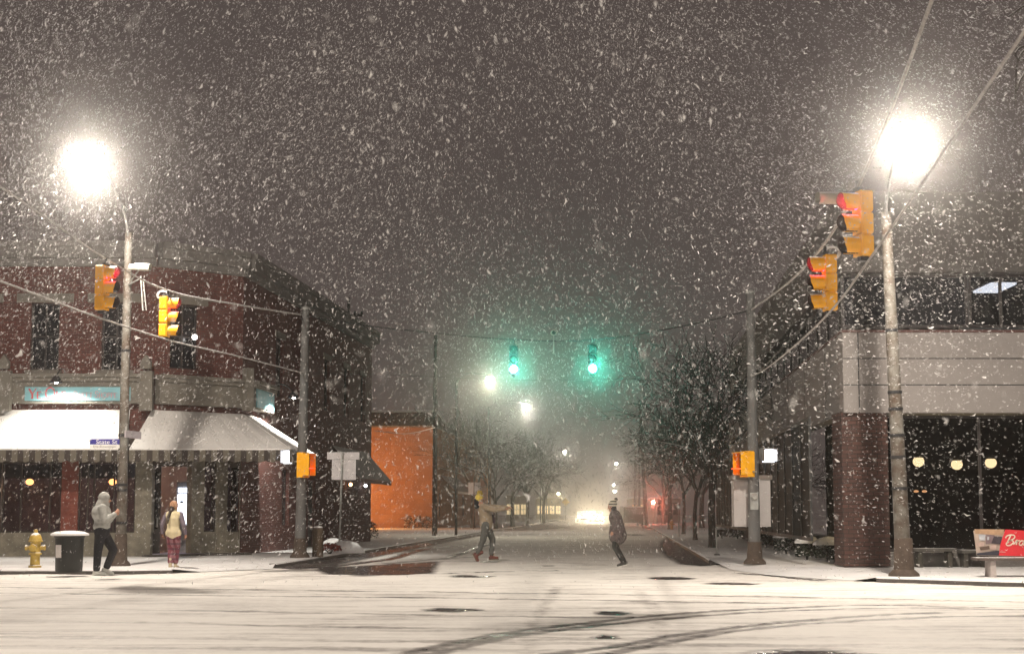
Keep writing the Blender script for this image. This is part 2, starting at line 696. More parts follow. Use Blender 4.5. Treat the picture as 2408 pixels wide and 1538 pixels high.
PATCHES = [  # centre pixel, half width and half height in pixels, strength
    (1064, 1433, 64, 4.5, 1.0), (1440, 1441, 40, 4.5, .9), (1424, 1497, 27, 3.5, .95), (1925, 1549, 165, 24, .95),
    (1579, 1359, 48, 3.5, 1.0), (1720, 1372, 60, 2.8, .95), (1090, 1354, 30, 3, .85), (250, 1362, 30, 2, .5),
    (600, 1322, 42, 2.6, .8), (1135, 1355, 26, 2.2, .7), (1605, 1268, 26, 4.5, .75), (1550, 1243, 22, 4, .75),
    (1475, 1257, 40, 2, .5), (860, 1352, 35, 2.5, .4), (1290, 1330, 14, 1.5, .5), (1180, 1316, 20, 2, .4), (1150, 1320, 30, 2, .45),
]
POLYS = [  # bare wet pavement outlines
    ([(1683, 1327), (1650, 1330), (1610, 1326), (1590, 1316), (1570, 1302), (1562, 1290), (1560, 1276), (1574, 1262), (1588, 1264)], .92),
    ([(762, 1340), (757, 1334), (840, 1331), (990, 1322), (1022, 1320), (1006, 1347), (940, 1351), (780, 1350)], .97),
    ([(650, 1335), (830, 1303), (1130, 1255), (1150, 1255), (960, 1292), (860, 1313), (760, 1333), (700, 1338)], .72),
]


def wear_at(X, Y):
    W = np.zeros_like(X)
    for pts, w, a in TRACKS:
        P = [gnd(*p) for p in pts]
        P = spline(P, 5)
        D = np.full_like(X, 1e9)
        for p, q in zip(P[:-1], P[1:]):
            dx, dy = q.x - p.x, q.y - p.y
            L = dx * dx + dy * dy + 1e-9
            t = np.clip(((X - p.x) * dx + (Y - p.y) * dy) / L, 0, 1)
            D = np.minimum(D, np.hypot(X - p.x - t * dx, Y - p.y - t * dy))
        W = np.maximum(W, a * 1.08 * np.clip((1.15 - D / w) * 2.5, 0, 1))
    for cx, cy_, hw, hh, a in PATCHES:
        c = gnd(cx, cy_)
        rx = (gnd(cx + hw, cy_) - c).length
        ry = (gnd(cx, cy_ - hh).y - gnd(cx, cy_ + hh).y) / 2
        d = np.hypot((X - c.x) / rx, (Y - c.y) / ry)
        W = np.maximum(W, a * np.clip((1.25 - d) * 2.2, 0, 1))
    for poly, a in POLYS:
        P = [gnd(*p) for p in poly]
        inside = np.zeros(X.shape, bool)
        D = np.full_like(X, 1e9)
        for p, q in zip(P, P[1:] + P[:1]):
            cond = ((p.y > Y) != (q.y > Y))
            with np.errstate(divide='ignore', invalid='ignore'):
                xi = (q.x - p.x) * (Y - p.y) / (q.y - p.y + 1e-12) + p.x
            inside ^= cond & (X < xi)
            dx, dy = q.x - p.x, q.y - p.y
            t = np.clip(((X - p.x) * dx + (Y - p.y) * dy) / (dx * dx + dy * dy + 1e-9), 0, 1)
            D = np.minimum(D, np.hypot(X - p.x - t * dx, Y - p.y - t * dy))
        k = np.where(inside, 1.0, np.clip(1 - D / 0.25, 0, 1) * 0.8)
        W = np.maximum(W, a * k)
    return W


def sheet(name, X, Y):
    ny, nx = X.shape
    W = wear_at(X, Y)
    rough = 0.006 * np.sin(X * 3.1 + 1.7 * np.sin(Y * 2.3)) * np.sin(Y * 4.7 + X)
    grain = np.random.default_rng(9).normal(0, 1, X.shape)
    grain = (grain + np.roll(grain, 1, 0) + np.roll(grain, 1, 1) + np.roll(grain, 2, 1)) * .5
    Z = 0.012 * (1 - W) + rough * (1 - W) - 0.012 + grain * (.0022 + .006 * W * (1 - W) * 2)
    co = np.stack([X, Y, Z], -1).reshape(-1, 3).astype(np.float32)
    i = np.arange(ny - 1)[:, None] * nx + np.arange(nx - 1)[None, :]
    q = np.stack([i, i + 1, i + nx + 1, i + nx], -1).reshape(-1, 4).astype(np.int32)
    me = bpy.data.meshes.new(name)
    me.vertices.add(len(co))
    me.vertices.foreach_set("co", co.ravel())
    me.loops.add(q.size)
    me.loops.foreach_set("vertex_index", q.ravel())
    me.polygons.add(len(q))
    me.polygons.foreach_set("loop_start", np.arange(0, q.size, 4, dtype=np.int32))
    me.polygons.foreach_set("loop_total", np.full(len(q), 4, np.int32))
    me.polygons.foreach_set("use_smooth", np.ones(len(q), bool))
    a = me.attributes.new("wear", 'FLOAT', 'POINT')
    a.data.foreach_set("value", W.reshape(-1).astype(np.float32))
    me.materials.append(M_ROAD)
    me.update(calc_edges=True)
    o = bpy.data.objects.new(name, me)
    COL.objects.link(o)
    return struct(o)


xs = np.concatenate([np.linspace(-70, -15, 40)[:-1], np.arange(-15, 15.01, 0.1), np.linspace(15, 70, 40)[1:]])
ys = np.concatenate([np.linspace(-8, 13.5, 30)[:-1], np.arange(13.5, 41.001, 0.055), [41.0]])
ys = np.unique(np.round(ys, 4))
YJ = ys[-1]
X_, Y_ = np.meshgrid(xs, ys)
sheet("road", X_, Y_)
ys2 = [YJ]
while ys2[-1] < 330:
    ys2.append(ys2[-1] + 0.11 + 0.0045 * (ys2[-1] - 40))
ys2 = np.array(ys2)
ss = np.linspace(-9.5, 9.5, 150)
S_, Y2_ = np.meshgrid(ss, ys2)
X2_ = (xl(Y2_) + xr(Y2_)) / 2 + S_ * (1 + 0.0008 * (Y2_ - 41))
sheet("side_road", X2_, Y2_)


def pavement(outer, far):
    """outer: kerb side points with their heights; far: the remaining outline at full height"""
    m = MB()
    vs = [Vector(p) for p in outer]
    c = sum(([Vector((*f, SW)) for f in far]), Vector()) / len(far)
    inner = []
    for p in vs:
        d = (Vector((c.x, c.y, 0)) - Vector((p.x, p.y, 0))).normalized()
        q = p + d * 1.6
        inner.append(Vector((q.x, q.y, SW)))
    n = len(vs)
    for k in range(n - 1):
        m.add([vs[k], vs[k + 1], inner[k + 1], inner[k]], [(0, 1, 2, 3)])
    base = len(m.v)
    poly = inner + [Vector((*f, SW)) for f in far]
    import mathutils.geometry as mg
    tris = mg.tessellate_polygon([[Vector((p.x, p.y, 0)) for p in poly]])
    m.add(poly, [tuple(t) for t in tris])
    # closing strips to the far corners
    m.add([vs[-1], Vector((*far[0], SW)), inner[-1]], [(0, 1, 2)])
    m.add([vs[0], inner[0], Vector((*far[-1], SW))], [(0, 1, 2)])
    o = m.build("pavement", M_SNOWG)
    import bmesh
    bm = bmesh.new()
    bm.from_mesh(o.data)
    bmesh.ops.remove_doubles(bm, verts=bm.verts, dist=0.001)
    bmesh.ops.recalc_face_normals(bm, faces=bm.faces)
    for f in bm.faces:
        if f.normal.z < 0:
            f.normal_flip()
    bm.to_mesh(o.data)
    bm.free()
    return struct(o)


def Gp(px, py, z):
    v = gnd(px, py, 0)
    return Vector((v.x, v.y, z))


KL = [Gp(-700, 1352, SW), Gp(0, 1350, SW), Gp(300, 1350, SW), Gp(405, 1348, SW)]
RL = [Gp(470, 1345, 0.012), Gp(560, 1341, 0.012), Gp(640, 1338, 0.012)]
CL = [Vector((xl(y), y, SW)) for y in (39.6, 45, 55, 70, 90, 120, 160, 230, 320)]
pavement(KL + RL + CL, [(-90, 320), (-90, KL[0].y)])
CR = [Vector((xr(y), y, SW)) for y in (320, 230, 160, 120, 90, 70, 55, 43.0)]
RR = [Gp(1720, 1340, 0.012), Gp(1800, 1352, 0.012), Gp(1900, 1360, 0.012), Gp(2010, 1366, 0.012)]
KR = [Gp(2060, 1369, SW), Gp(2404, 1380, SW), Gp(2900, 1394, SW), Gp(4600, 1420, SW)]
pavement(CR + RR + KR, [(110, KR[-1].y), (110, 320)])


def kerb(pts, inward):
    """granite kerb stones, a hair proud of the pavement"""
    m = MB()
    pts = [Vector((p.x, p.y, 0)) for p in pts]
    for a, b in zip(pts[:-1], pts[1:]):
        d = (b - a).normalized()
        nrm = Vector((-d.y, d.x, 0)) * inward
        nseg = max(1, int((b - a).length / 2.0))
        for i in range(nseg):
            p = a.lerp(b, i / nseg) + d * 0.012
            q = a.lerp(b, (i + 1) / nseg)
            h = SW + 0.008 + rng.uniform(-0.004, 0.004)
            poly = [p - nrm * 0.02, p + nrm * 0.16, p + nrm * 0.16 + Vector((0, 0, h)), p + nrm * 0.02 + Vector((0, 0, h)), p - nrm * 0.02 + Vector((0, 0, h - 0.03))]
            m.prism(poly, q - p)
    return struct(m.build("kerb", M_KERB))


kerb(KL, 1)
kerb(CL, 1)
kerb(CR, 1)
kerb(KR, 1)


# ================================================================ BUILDINGS
class Wall:
    def __init__(s, p0, p1):
        s.p0 = Vector((p0[0], p0[1], 0))
        s.p1 = Vector((p1[0], p1[1], 0))
        s.d = (s.p1 - s.p0)
        s.L = s.d.length
        s.d.normalize()
        s.out = Vector((s.d.y, -s.d.x, 0))

    def u(s, px, off=0.0):
        k = (px - PX0) / F * (1 / math.cos(PITCH)) * 1.0
        # x = k' * Y where k' from the ray at the horizon row
        r = ray(px, 1203)
        k = r.x / r.y
        o = s.p0 + s.out * off
        # o.x + u d.x = k (o.y + u d.y)
        return (k * o.y - o.x) / (s.d.x - k * s.d.y)

    def pt(s, u, z, off=0.0):
        p = s.p0 + s.d * u + s.out * off
        return Vector((p.x, p.y, z))

    def z(s, px, py, off=0.0):
        return at(px, py, s.pt(s.u(px, off), 0, off).y).z

    def box(s, m, u0, u1, z0, z1, o0, o1):
        a = s.pt(u0, z0, o0)
        m.prism([a, s.pt(u1, z0, o0), s.pt(u1, z0, o1), s.pt(u0, z0, o1)], (0, 0, z1 - z0))
        return m

    def pb(s, m, x0, y0, x1, y1, o0, o1):
        u0, u1 = s.u(x0, o1), s.u(x1, o1)
        xm = (x0 + x1) / 2
        return s.box(m, u0, u1, s.z(xm, y1, o1), s.z(xm, y0, o1), o0, o1)

    def cells(s, m, u0, u1, z0, z1, holes, o0, o1):
        us = sorted({u0, u1, *[h[0] for h in holes], *[h[1] for h in holes]})
        zs = sorted({z0, z1, *[h[2] for h in holes], *[h[3] for h in holes]})
        us = [u for u in us if u0 <= u <= u1]
        zs = [z for z in zs if z0 <= z <= z1]
        for a, b in zip(us[:-1], us[1:]):
            for c, d in zip(zs[:-1], zs[1:]):
                mu, mz = (a + b) / 2, (c + d) / 2
                if any(h[0] < mu < h[1] and h[2] < mz < h[3] for h in holes):
                    continue
                s.box(m, a, b, c, d, o0, o1)
        return m


def pxhole(w, x0, y0, x1, y1):
    xm = (x0 + x1) / 2
    return (w.u(x0), w.u(x1), w.z(xm, y1), w.z(xm, y0))


def window_part(w, hole, root, glass, depth=0.12, bars=((0.5,), (0.5,)), fr=0.05, frame_mat=None, name="window"):
    """frame in the opening with its pane as a sub-part"""
    u0, u1, z0, z1 = hole
    m = MB()
    o0, o1 = -depth - 0.06, -depth
    w.box(m, u0, u0 + fr, z0, z1, o0, o1)
    w.box(m, u1 - fr, u1, z0, z1, o0, o1)
    w.box(m, u0 + fr, u1 - fr, z0, z0 + fr, o0, o1)
    w.box(m, u0 + fr, u1 - fr, z1 - fr, z1, o0, o1)
    for b in bars[0]:
        c = u0 + (u1 - u0) * b
        w.box(m, c - fr / 2, c + fr / 2, z0 + fr, z1 - fr, o0, o1 - 0.004)
    for b in bars[1]:
        c = z0 + (z1 - z0) * b
        w.box(m, u0 + fr, u1 - fr, c - fr / 2, c + fr / 2, o0, o1 + 0.004)
    f = m.build(name, frame_mat or M_DARKF, root)
    p = MB()
    w.box(p, u0 + 0.01, u1 - 0.01, z0 + 0.01, z1 - 0.01, o0 + 0.015, o0 + 0.028)
    p.build("pane", glass, f)
    return f


# ---------------- the corner shop
WF = Wall((-26.0, 46.0), (at(356, 1203, 46).x, 46.0))
WC = Wall((at(356, 1203, 46).x, 46.0), (-8.28, 48.0))
WS = Wall((-8.28, 48.0), (-6.14, 69.7))
Z_FR0 = WF.z(200, 950)      # underside of the frieze
Z_FR1 = WF.z(200, 882)
Z_ROOF = WF.z(100, 600)
shop = thing("brick_shop_building", "dark red brick corner building with stone frieze and white awnings behind left street lamp", "building", (-12, 46, 0))
m = MB()
f_holes = [pxhole(WF, 59, 712, 128, 870), pxhole(WF, 228, 712, 298, 870), pxhole(WF, -110, 712, -40, 870), pxhole(WF, -280, 712, -210, 870)]
WF.cells(m, 0, WF.L, Z_FR0 - 0.9, Z_ROOF, f_holes, -0.3, 0)
c_hole = pxhole(WC, 392, 716, 458, 868)
WC.cells(m, 0, WC.L, Z_FR0 - 0.9, Z_ROOF, [c_hole], -0.3, 0)
s_holes = []
for yy in (52.2, 56.0, 59.8, 63.6, 67.2):
    u = yy - 48
    s_holes.append((u, u + 1.05, 5.35, 7.35))
s_low = [(5.3, 6.3, 0.95, 2.9), (9.3, 10.4, SW, 2.6)]
WS.cells(m, 0, WS.L, SW, Z_ROOF, s_holes + s_low, -0.3, 0)
# back and far side close the block
m.box((-16, 69.6, Z_ROOF / 2), (19.4, 0.3, Z_ROOF))
m.build("wall", M_BRICK, shop)
m = MB()
m.prism([(-26, 46.3, 0), (WC.p0.x, 46.3, 0), (-8.6, 48.2, 0), (-6.5, 69.4, 0), (-26, 69.4, 0)], (0, 0, 0.12))
for v_ in range(len(m.v)):
    m.v[v_] = (m.v[v_][0], m.v[v_][1], m.v[v_][2] + Z_ROOF - 0.5)
m.build("roof", M_SNOW, shop)
# top cornice
m = MB()
for k, (a, b) in enumerate(((0.0, 0.22), (0.22, 0.55), (0.55, 0.72))):
    o = (0.14, 0.36, 0.44)[k]
    WF.box(m, 0, WF.L + 0.0, Z_ROOF - 0.35 + a, Z_ROOF - 0.35 + b, 0.004, o)
    WC.box(m, 0.02, WC.L - 0.02, Z_ROOF - 0.35 + a, Z_ROOF - 0.35 + b - 0.003, 0.004, o)
    WS.box(m, 0, WS.L, Z_ROOF - 0.35 + a, Z_ROOF - 0.35 + b, 0.004, o)
m.build("cornice", mat("pale_cornice", (0.17, 0.16, 0.15), 0.85, 0.25, 3, 0.4, snow=1.0, snow_at=0.7), shop)
# lintels and sills
for h in f_holes:
    mm = MB()
    WF.box(mm, h[0] - 0.42, h[1] + 0.42, h[3] + 0.003, h[3] + 0.28, 0.003, 0.06)
    mm.build("lintel", M_STONE, shop)
    mm = MB()
    WF.box(mm, h[0] - 0.1, h[1] + 0.1, h[2] - 0.12, h[2] - 0.003, 0.003, 0.1)
    mm.build("sill", M_STONE, shop)
    window_part(WF, h, shop, M_DGLASS)
mm = MB()
WC.box(mm, c_hole[0] - 0.3, c_hole[1] + 0.3, c_hole[3] + 0.003, c_hole[3] + 0.26, 0.003, 0.06)
mm.build("lintel", M_STONE, shop)
window_part(WC, c_hole, shop, M_DGLASS)
for h in s_holes:
    window_part(WS, h, shop, M_DGLASS)
    mm = MB()
    WS.box(mm, h[0] - 0.15, h[1] + 0.15, h[3] + 0.003, h[3] + 0.22, 0.003, 0.05)
    mm.build("lintel", M_STONE, shop)
window_part(WS, s_low[0], shop, M_DGLASS)
mm = MB()
WS.box(mm, s_low[1][0] + 0.05, s_low[1][1] - 0.05, SW, 2.55, -0.14, -0.09)
dr = mm.build("door", M_DARKF, shop)
mm = MB()
mm.ball(WS.pt(s_low[1][0] + 0.17, 1.1, -0.05), 0.035)
mm.build("handle", M_GALV, dr)
mm = MB()
p = WS.pt(7.9, 0, 0.07)
mm.tube([(p.x, p.y, 0.15), (p.x, p.y, Z_ROOF - 0.4)], 0.055, 8)
mm.build("downspout", M_DARK, shop)

# frieze with ledge, pilasters
m = MB()
for w, u1 in ((WF, WF.L), (WC, WC.L), (WS, 2.7)):
    e = 0.35
    w.box(m, -0.0 if w is WF else 0.02, u1 - (0.02 if w is WC else 0), Z_FR0, Z_FR1 - 0.22, 0.004, e)
    w.box(m, 0 if w is WF else 0.02, u1, Z_FR1 - 0.217, Z_FR1 - 0.1, 0.004, e + 0.10)
    w.box(m, 0 if w is WF else 0.02, u1, Z_FR1 - 0.097, Z_FR1, 0.004, e + 0.2)
m.build("frieze", M_STONE, shop)
for x0, x1 in ((-15, 14), (321, 351)):
    m = MB()
    WF.pb(m, x0, 872, x1, 965, 0.36, 0.60)
    a, b = WF.u(x0 + 3, .5), WF.u(x1 - 3, .5)
    zt0, zt1 = WF.z((x0 + x1) / 2, 871), WF.z((x0 + x1) / 2, 838)
    m.prism([WF.pt(a, zt0, .38), WF.pt(b, zt0, .38), WF.pt(b, zt0 + (zt1 - zt0) * .5, .38), WF.pt((a + b) / 2, zt1, .38), WF.pt(a, zt0 + (zt1 - zt0) * .5, .38)], WF.out * 0.2)
    m.build("pilaster", M_STONE, shop)
m = MB()
a = WC.L - 0.12
WC.box(m, a - 0.1, a + 0.16, Z_FR0 - 0.1, Z_FR1 + 0.35, 0.36, 0.62)
m.build("pilaster", M_STONE, shop)

# shop front
zb = WF.z(200, 1252)
zt = WF.z(200, 1087)
m = MB()
WF.box(m, 0, WF.L, SW - 0.1, zb, -0.25, 0.05)
m.build("bulkhead", M_TAN, shop)
m = MB()
WF.pb(m, 317, 1080, 356, 1253, -0.3, 0.06)
WC.pb(m, 508, 1080, 534, 1300, -0.3, 0.02)
WC.box(m, WC.u(563), WC.L - 0.01, SW, zt + 0.4, -0.3, 0.02)
WC.pb(m, 450, 1080, 480, 1300, -0.3, 0.0)
m.build("stone_pier", M_TAN, shop)
m = MB()
WF.pb(m, 143, 1082, 182, 1252, -0.2, 0.03)
m.build("column", mat("oxblood_paint", (0.17, 0.045, 0.03), 0.6, 0.3, 4, 0.2), shop)
M_TRANS = mat("transom_glass", (0.16, 0.165, 0.15), 0.3, 0.25, 3, 0.05)
for x0, x1, bars in ((-330, -150, (0.3, 0.7)), (-145, 0, (0.5,)), (2, 143, (0.31, 0.80)), (182, 317, (0.16, 0.27, 0.62))):
    h = pxhole(WF, x0, 1087, x1, 1252)
    f = window_part(WF, h, shop, M_GLASS, 0.06, (bars, ()), 0.045)
    mm = MB()
    zz = WF.z(200, 1124)
    WF.box(mm, h[0] + 0.06, h[1] - 0.06, zz, h[3] - 0.06, -0.155, -0.135)
    mm.build("transom_pane", M_TRANS, f)
m = MB()
WF.box(m, 0, WF.L, zt, Z_FR0 - 0.9, -0.28, 0.0)
WC.box(m, 0.02, WC.L - 0.02, zt - 0.1, Z_FR0 - 0.9, -0.28, -0.002)
m.build("fascia_board", mat("brown_board", (0.06, 0.045, 0.035), 0.8, 0.4, 3, 0.3), shop)
h = pxhole(WC, 480, 1092, 508, 1250)
window_part(WC, h, shop, M_GLASS, 0.05, ((), (0.35,)), 0.04)
m = MB(); WC.pb(m, 480, 1250, 508, 1300, -0.25, 0.0)
hb = pxhole(WC, 534, 1092, 562, 1250)
window_part(WC, hb, shop, M_GLASS, 0.05, ((), (0.35,)), 0.04)
WC.pb(m, 534, 1250, 562, 1300, -0.25, 0.0)
m.build("bulkhead", M_TAN, shop)
# doorway recess: glazed door beside the cooler
hd = pxhole(WC, 366, 1092, 410, 1300)
m = MB()
WC.box(m, hd[0], hd[1], SW + 0.02, hd[3], -0.9, -0.85)
d = m.build("door", M_DARKF, shop)
m = MB()
WC.box(m, hd[0] + 0.1, hd[1] - 0.1, 0.9, hd[3] - 0.2, -0.846, -0.835)
m.build("pane", M_DGLASS, d)
m = MB()
WC.box(m, hd[1] - 0.16, hd[1] - 0.12, 0.95, 1.25, -0.83, -0.78)
m.build("handle", M_GALV, d)
m = MB()
WC.box(m, -0.3, WC.L + 0.1, 0.02, SW + 0.06, 0.03, 0.55)
m.build("step", mat("dark_step", (0.06, 0.055, 0.05), 0.8, 0.3, 5, 0.3), shop)
# room behind the glass
m = MB()
m.box((-16.9, 51.0, 2.2), (16.2, 0.1, 4.1))
for z_ in (SW + .01, 4.2):
    m.prism([(-25, 46.4, z_), (-10.85, 46.4, z_), (-8.85, 48.2, z_), (-8.6, 50.9, z_), (-25, 50.9, z_)], (0, 0, .05))
m.build("shop_interior", mat("mauve_room", (0.34, 0.31, 0.40), 0.9, 0.5, 0.9, 0.0), shop)

# awnings: sheet with thickness, side gussets, striped valance
M_AWN = mat("snow_on_canvas", (0.72, 0.70, 0.68), 0.85, 0.06, 1.2, 0.25, stain=(0.60, 0.57, 0.55), stain_amt=0.45, stain_scale=0.9)
M_VAL = stripe_mat("striped_valance", (0.13, 0.115, 0.09), (0.045, 0.035, 0.03), 0.34, 3)


def awning(root, tl, tr, br, bl, drop, back_dir, gusset_l=True, gusset_r=True, valance_mat=None, snow_mat=None):
    m = MB()
    tl, tr, br, bl = (Vector(p) for p in (tl, tr, br, bl))
    # rippled canvas sheet
    nu, nv = 24, 5
    vs = []
    for j in range(nv + 1):
        for i in range(nu + 1):
            a = tl.lerp(tr, i / nu).lerp(bl.lerp(br, i / nu), j / nv)
            sag = -0.03 * math.sin(PI * j / nv) * (0.6 + 0.4 * math.sin(i * 1.9))
            vs.append(a + Vector((0, 0, sag)))
    fs = [(j * (nu + 1) + i, j * (nu + 1) + i + 1, (j + 1) * (nu + 1) + i + 1, (j + 1) * (nu + 1) + i) for j in range(nv) for i in range(nu)]
    m.add(vs, fs)
    m.add([v - Vector((0, 0, 0.035)) for v in vs], [f[::-1] for f in fs])
    for a, b in ((tl, tr), (tr, br), (br, bl), (bl, tl)):
        m.quad(a, b, b - Vector((0, 0, .035)), a - Vector((0, 0, .035)))
    o = m.build("awning", snow_mat or M_AWN, root)
    v = MB()
    n = max(4, int((br - bl).length / 0.34))
    e = (br - bl).normalized()
    back = Vector(back_dir) * 0.02
    for i in range(n):
        a = bl.lerp(br, i / n) - Vector((0, 0, 0.036))
        b = bl.lerp(br, (i + 1) / n) - Vector((0, 0, 0.036))
        mid = a.lerp(b, .5)
        v.prism([a, b, b - Vector((0, 0, drop * .86)), mid - Vector((0, 0, drop)), a - Vector((0, 0, drop * .86))], back)
    v.build("valance", valance_mat or M_VAL, o)
    return o


za0, za1 = WF.z(150, 964), at(150, 1055, 44.6).z
awning(shop, (-17.5, 45.95, za0), WF.pt(WF.u(300, .05), za0, .05), at(297, 1055, 44.6), (-17.9, 44.6, za1), 0.36, (0, 1, 0))
tl, tr = WF.pt(WF.u(352, .06), za0, .06), WC.pt(WC.L, za0, 0.06)
bl, br = at(304, 1055, 44.6), at(684, 1055, 44.6)
awning(shop, tl, tr, br, bl, 0.36, (0, 1, 0))
m = MB(); m.add([tl, bl, (tl.x, tl.y, za1)], [(0, 1, 2)]); 
far_t, far_b = WS.pt(1.9, za0, .05), Vector((-6.15, 50.2, za1))
awning(shop, tr + Vector((0.01, 0, 0)), far_t, far_b, br + Vector((0.01, 0, 0)), 0.36, (-1, 0, 0))
# small side awning at the far end of the building
a0, a1 = WS.pt(13.5, 4.05, .03), WS.pt(20.6, 4.05, .03)
b0, b1 = WS.pt(13.5, 2.76, 1.15), WS.pt(20.6, 2.76, 1.15)
M_AWN_D = mat("grey_awning", (0.30, 0.30, 0.30), 0.85, 0.15, 2, 0.3)
awning(shop, a0, a1, b1, b0, 0.15, (-1, 0, 0), valance_mat=M_DARK, snow_mat=M_AWN_D)


# ---------------- serif capitals cut as strokes
def glyph(ch):
    """list of strokes: (points, width)"""
    T, H = 0.17, 0.075
    G = {
        'Y': [([(0.02, 1), (0.36, 0.47)], T), ([(0.36, 0.5), (0.36, 0)], T), ([(0.72, 1), (0.38, 0.47)], H), ([(-.06, .98), (.16, .98)], .04), ([(.6, .98), (.82, .98)], .04), ([(.22, .02), (.5, .02)], .04)],
        'E': [([(0.12, 0), (0.12, 1)], T), ([(0.1, .97), (.58, .97)], H), ([(0.12, .52), (.45, .52)], H), ([(0.1, .03), (.62, .03)], H), ([(.58, .99), (.58, .82)], .05), ([(.62, .01), (.62, .2)], .05)],
        'L': [([(0.12, 0), (0.12, 1)], T), ([(0.0, .98), (.26, .98)], .04), ([(0.1, .03), (.6, .03)], H), ([(.6, .01), (.6, .22)], .05)],
        'W': [([(0, 1), (.24, 0)], T), ([(.26, 0), (.48, .9)], H), ([(.44, 1), (.68, 0)], T), ([(.7, 0), (.94, 1)], H)],
        'T': [([(.34, 0), (.34, 1)], T), ([(0, .97), (.68, .97)], H), ([(.2, .02), (.48, .02)], .04)],
        'H': [([(.1, 0), (.1, 1)], T), ([(.6, 0), (.6, 1)], T), ([(.1, .52), (.6, .52)], H)],
        'P': [([(.12, 0), (.12, 1)], T), ([(.12, .97), (.4, .97), (.56, .86), (.58, .74), (.54, .6), (.4, .5), (.12, .5)], .1), ([(0, .02), (.26, .02)], .04)],
        'S': [([(.52, .8), (.42, .96), (.26, .99), (.1, .88), (.08, .72), (.2, .58), (.4, .46), (.52, .3), (.48, .1), (.3, .01), (.12, .06), (.04, .24)], .11)],
        'O': [([(.42 + .40 * math.cos(t), .5 + .51 * math.sin(t)) for t in [2 * PI * k / 20 for k in range(21)]], .105)],
        'D': [([(.12, 0), (.12, 1)], T), ([(.12, .97), (.4, .95), (.62, .75), (.66, .5), (.62, .25), (.4, .05), (.12, .03)], .1)],
    }
    return G.get(ch, [])


ADV = {'Y': .80, 'E': .72, 'L': .70, 'W': 1.02, 'T': .76, 'H': .80, 'P': .70, 'S': .64, 'O': .94, ' ': .36, 'D': .8}


def stroke(m, pts, w, f):
    """flat stroke 6 mm thick; f maps (a, b, h) on the board to world"""
    for (x0, y0), (x1, y1) in zip(pts[:-1], pts[1:]):
        dx, dy = x1 - x0, y1 - y0
        L = math.hypot(dx, dy) or 1e-6
        nx, ny = -dy / L * w / 2, dx / L * w / 2
        q = [(x0 + nx, y0 + ny), (x0 - nx, y0 - ny), (x1 - nx, y1 - ny), (x1 + nx, y1 + ny)]
        lo = [f(a, b, 0.004) for a, b in q]
        hi = [f(a, b, 0.014) for a, b in q]
        m.add(lo + hi, [(3, 2, 1, 0), (4, 5, 6, 7), (0, 1, 5, 4), (1, 2, 6, 5), (2, 3, 7, 6), (3, 0, 4, 7)])


def lettering(m, words, f, x, y):
    """words: list of (text, height); small caps sit on one baseline"""
    for ch, h in words:
        for pts, w in glyph(ch):
            stroke(m, [(x + a * h, y + b * h) for a, b in pts], w * h, f)
        x += ADV.get(ch, .7) * h
    return x


M_SIGN_B = mat("pale_blue_board", (0.22, 0.46, 0.52), 0.5, 0.12, 3, 0.05)
M_SIGN_R = mat("rose_letters", (0.62, 0.12, 0.14), 0.5, 0.1, 5, 0.0)
M_SIGN_P = mat("faded_pink_letters", (0.50, 0.30, 0.34), 0.5, 0.1, 5, 0.0)
m = MB()
WF.pb(m, 50, 910, 300, 942, 0.354, 0.40)
u0 = WF.u(50, .4); z0 = WF.z(180, 942, .4); z1 = WF.z(180, 910, .4)
sign = thing("shop_sign", "pale blue shop sign board with rose capital letters on the frieze above the lit awning", "sign", WF.pt(u0, z0, 0.36))
m.build("board", M_SIGN_B, sign)
fmap = lambda a, b, h: WF.pt(u0 + a, z0 + b, 0.40 + h)
m = MB()
x = lettering(m, [('Y', .30), ('E', .21), (' ', .30), ('O', .33), ('L', .22), ('E', .22)], fmap, 0.12, 0.055)
m.build("lettering", M_SIGN_R, sign)
m = MB()
lettering(m, [(c, .19 if i in (0, 6) else .145) for i, c in enumerate("SWEET SHOPPE")], fmap, x + 0.2, 0.09)
m.build("small_lettering", M_SIGN_P, sign)
m = MB()
WS.box(m, 0.35, 2.5, WS.z(590, 955, .35), WS.z(590, 912, .35), 0.356, 0.40)
s2 = m.build("shop_sign", M_SIGN_B, origin=WS.pt(0.35, Z_FR0, .36))
tag(s2, "small blue shop sign on the side frieze above the brightly lit awning end", "sign")


def gooseneck(w, u, z, label, power, reach=1.0, tz=-1.4, off0=.36):
    r = thing("gooseneck_lamp", label, "lamp", w.pt(u, z, off0), "gooseneck lamps over the shop signs")
    m = MB()
    m.tube(spline([w.pt(u, z, off0), w.pt(u, z + .28, off0 + .2), w.pt(u, z + .30, off0 + reach * .6), w.pt(u, z + .05, off0 + reach)], 6), 0.018, 6)
    m.build("arm", M_DARK, r)
    c = w.pt(u, z - .08, off0 + reach)
    m = MB()
    m.lathe([(0.03, .16), (0.07, .14), (.15, .02), (.19, -.06), (.175, -.055), (.02, .08)], c, 14)
    m.build("shade", M_DARK, r)
    m = MB()
    m.ball(c + Vector((0, 0, -.035)), .05)
    m.build("bulb", M_LAMP_E, r)
    lamp("bulb_light", c + Vector((0, 0, -.12)), power, (1.0, .97, .86), r, .05, 'SPOT', w.pt(u, z + tz, off0 + reach * .55), R(130), .35)
    return r


gooseneck(WF, WF.u(137, .8), WF.z(137, 893, .8), "dark gooseneck lamp lighting the pale blue sign and left awning", 420)
gooseneck(WS, 2.0, WS.z(624, 915, .8), "white gooseneck lamp lighting the awning end round the corner", 950, 0.8)

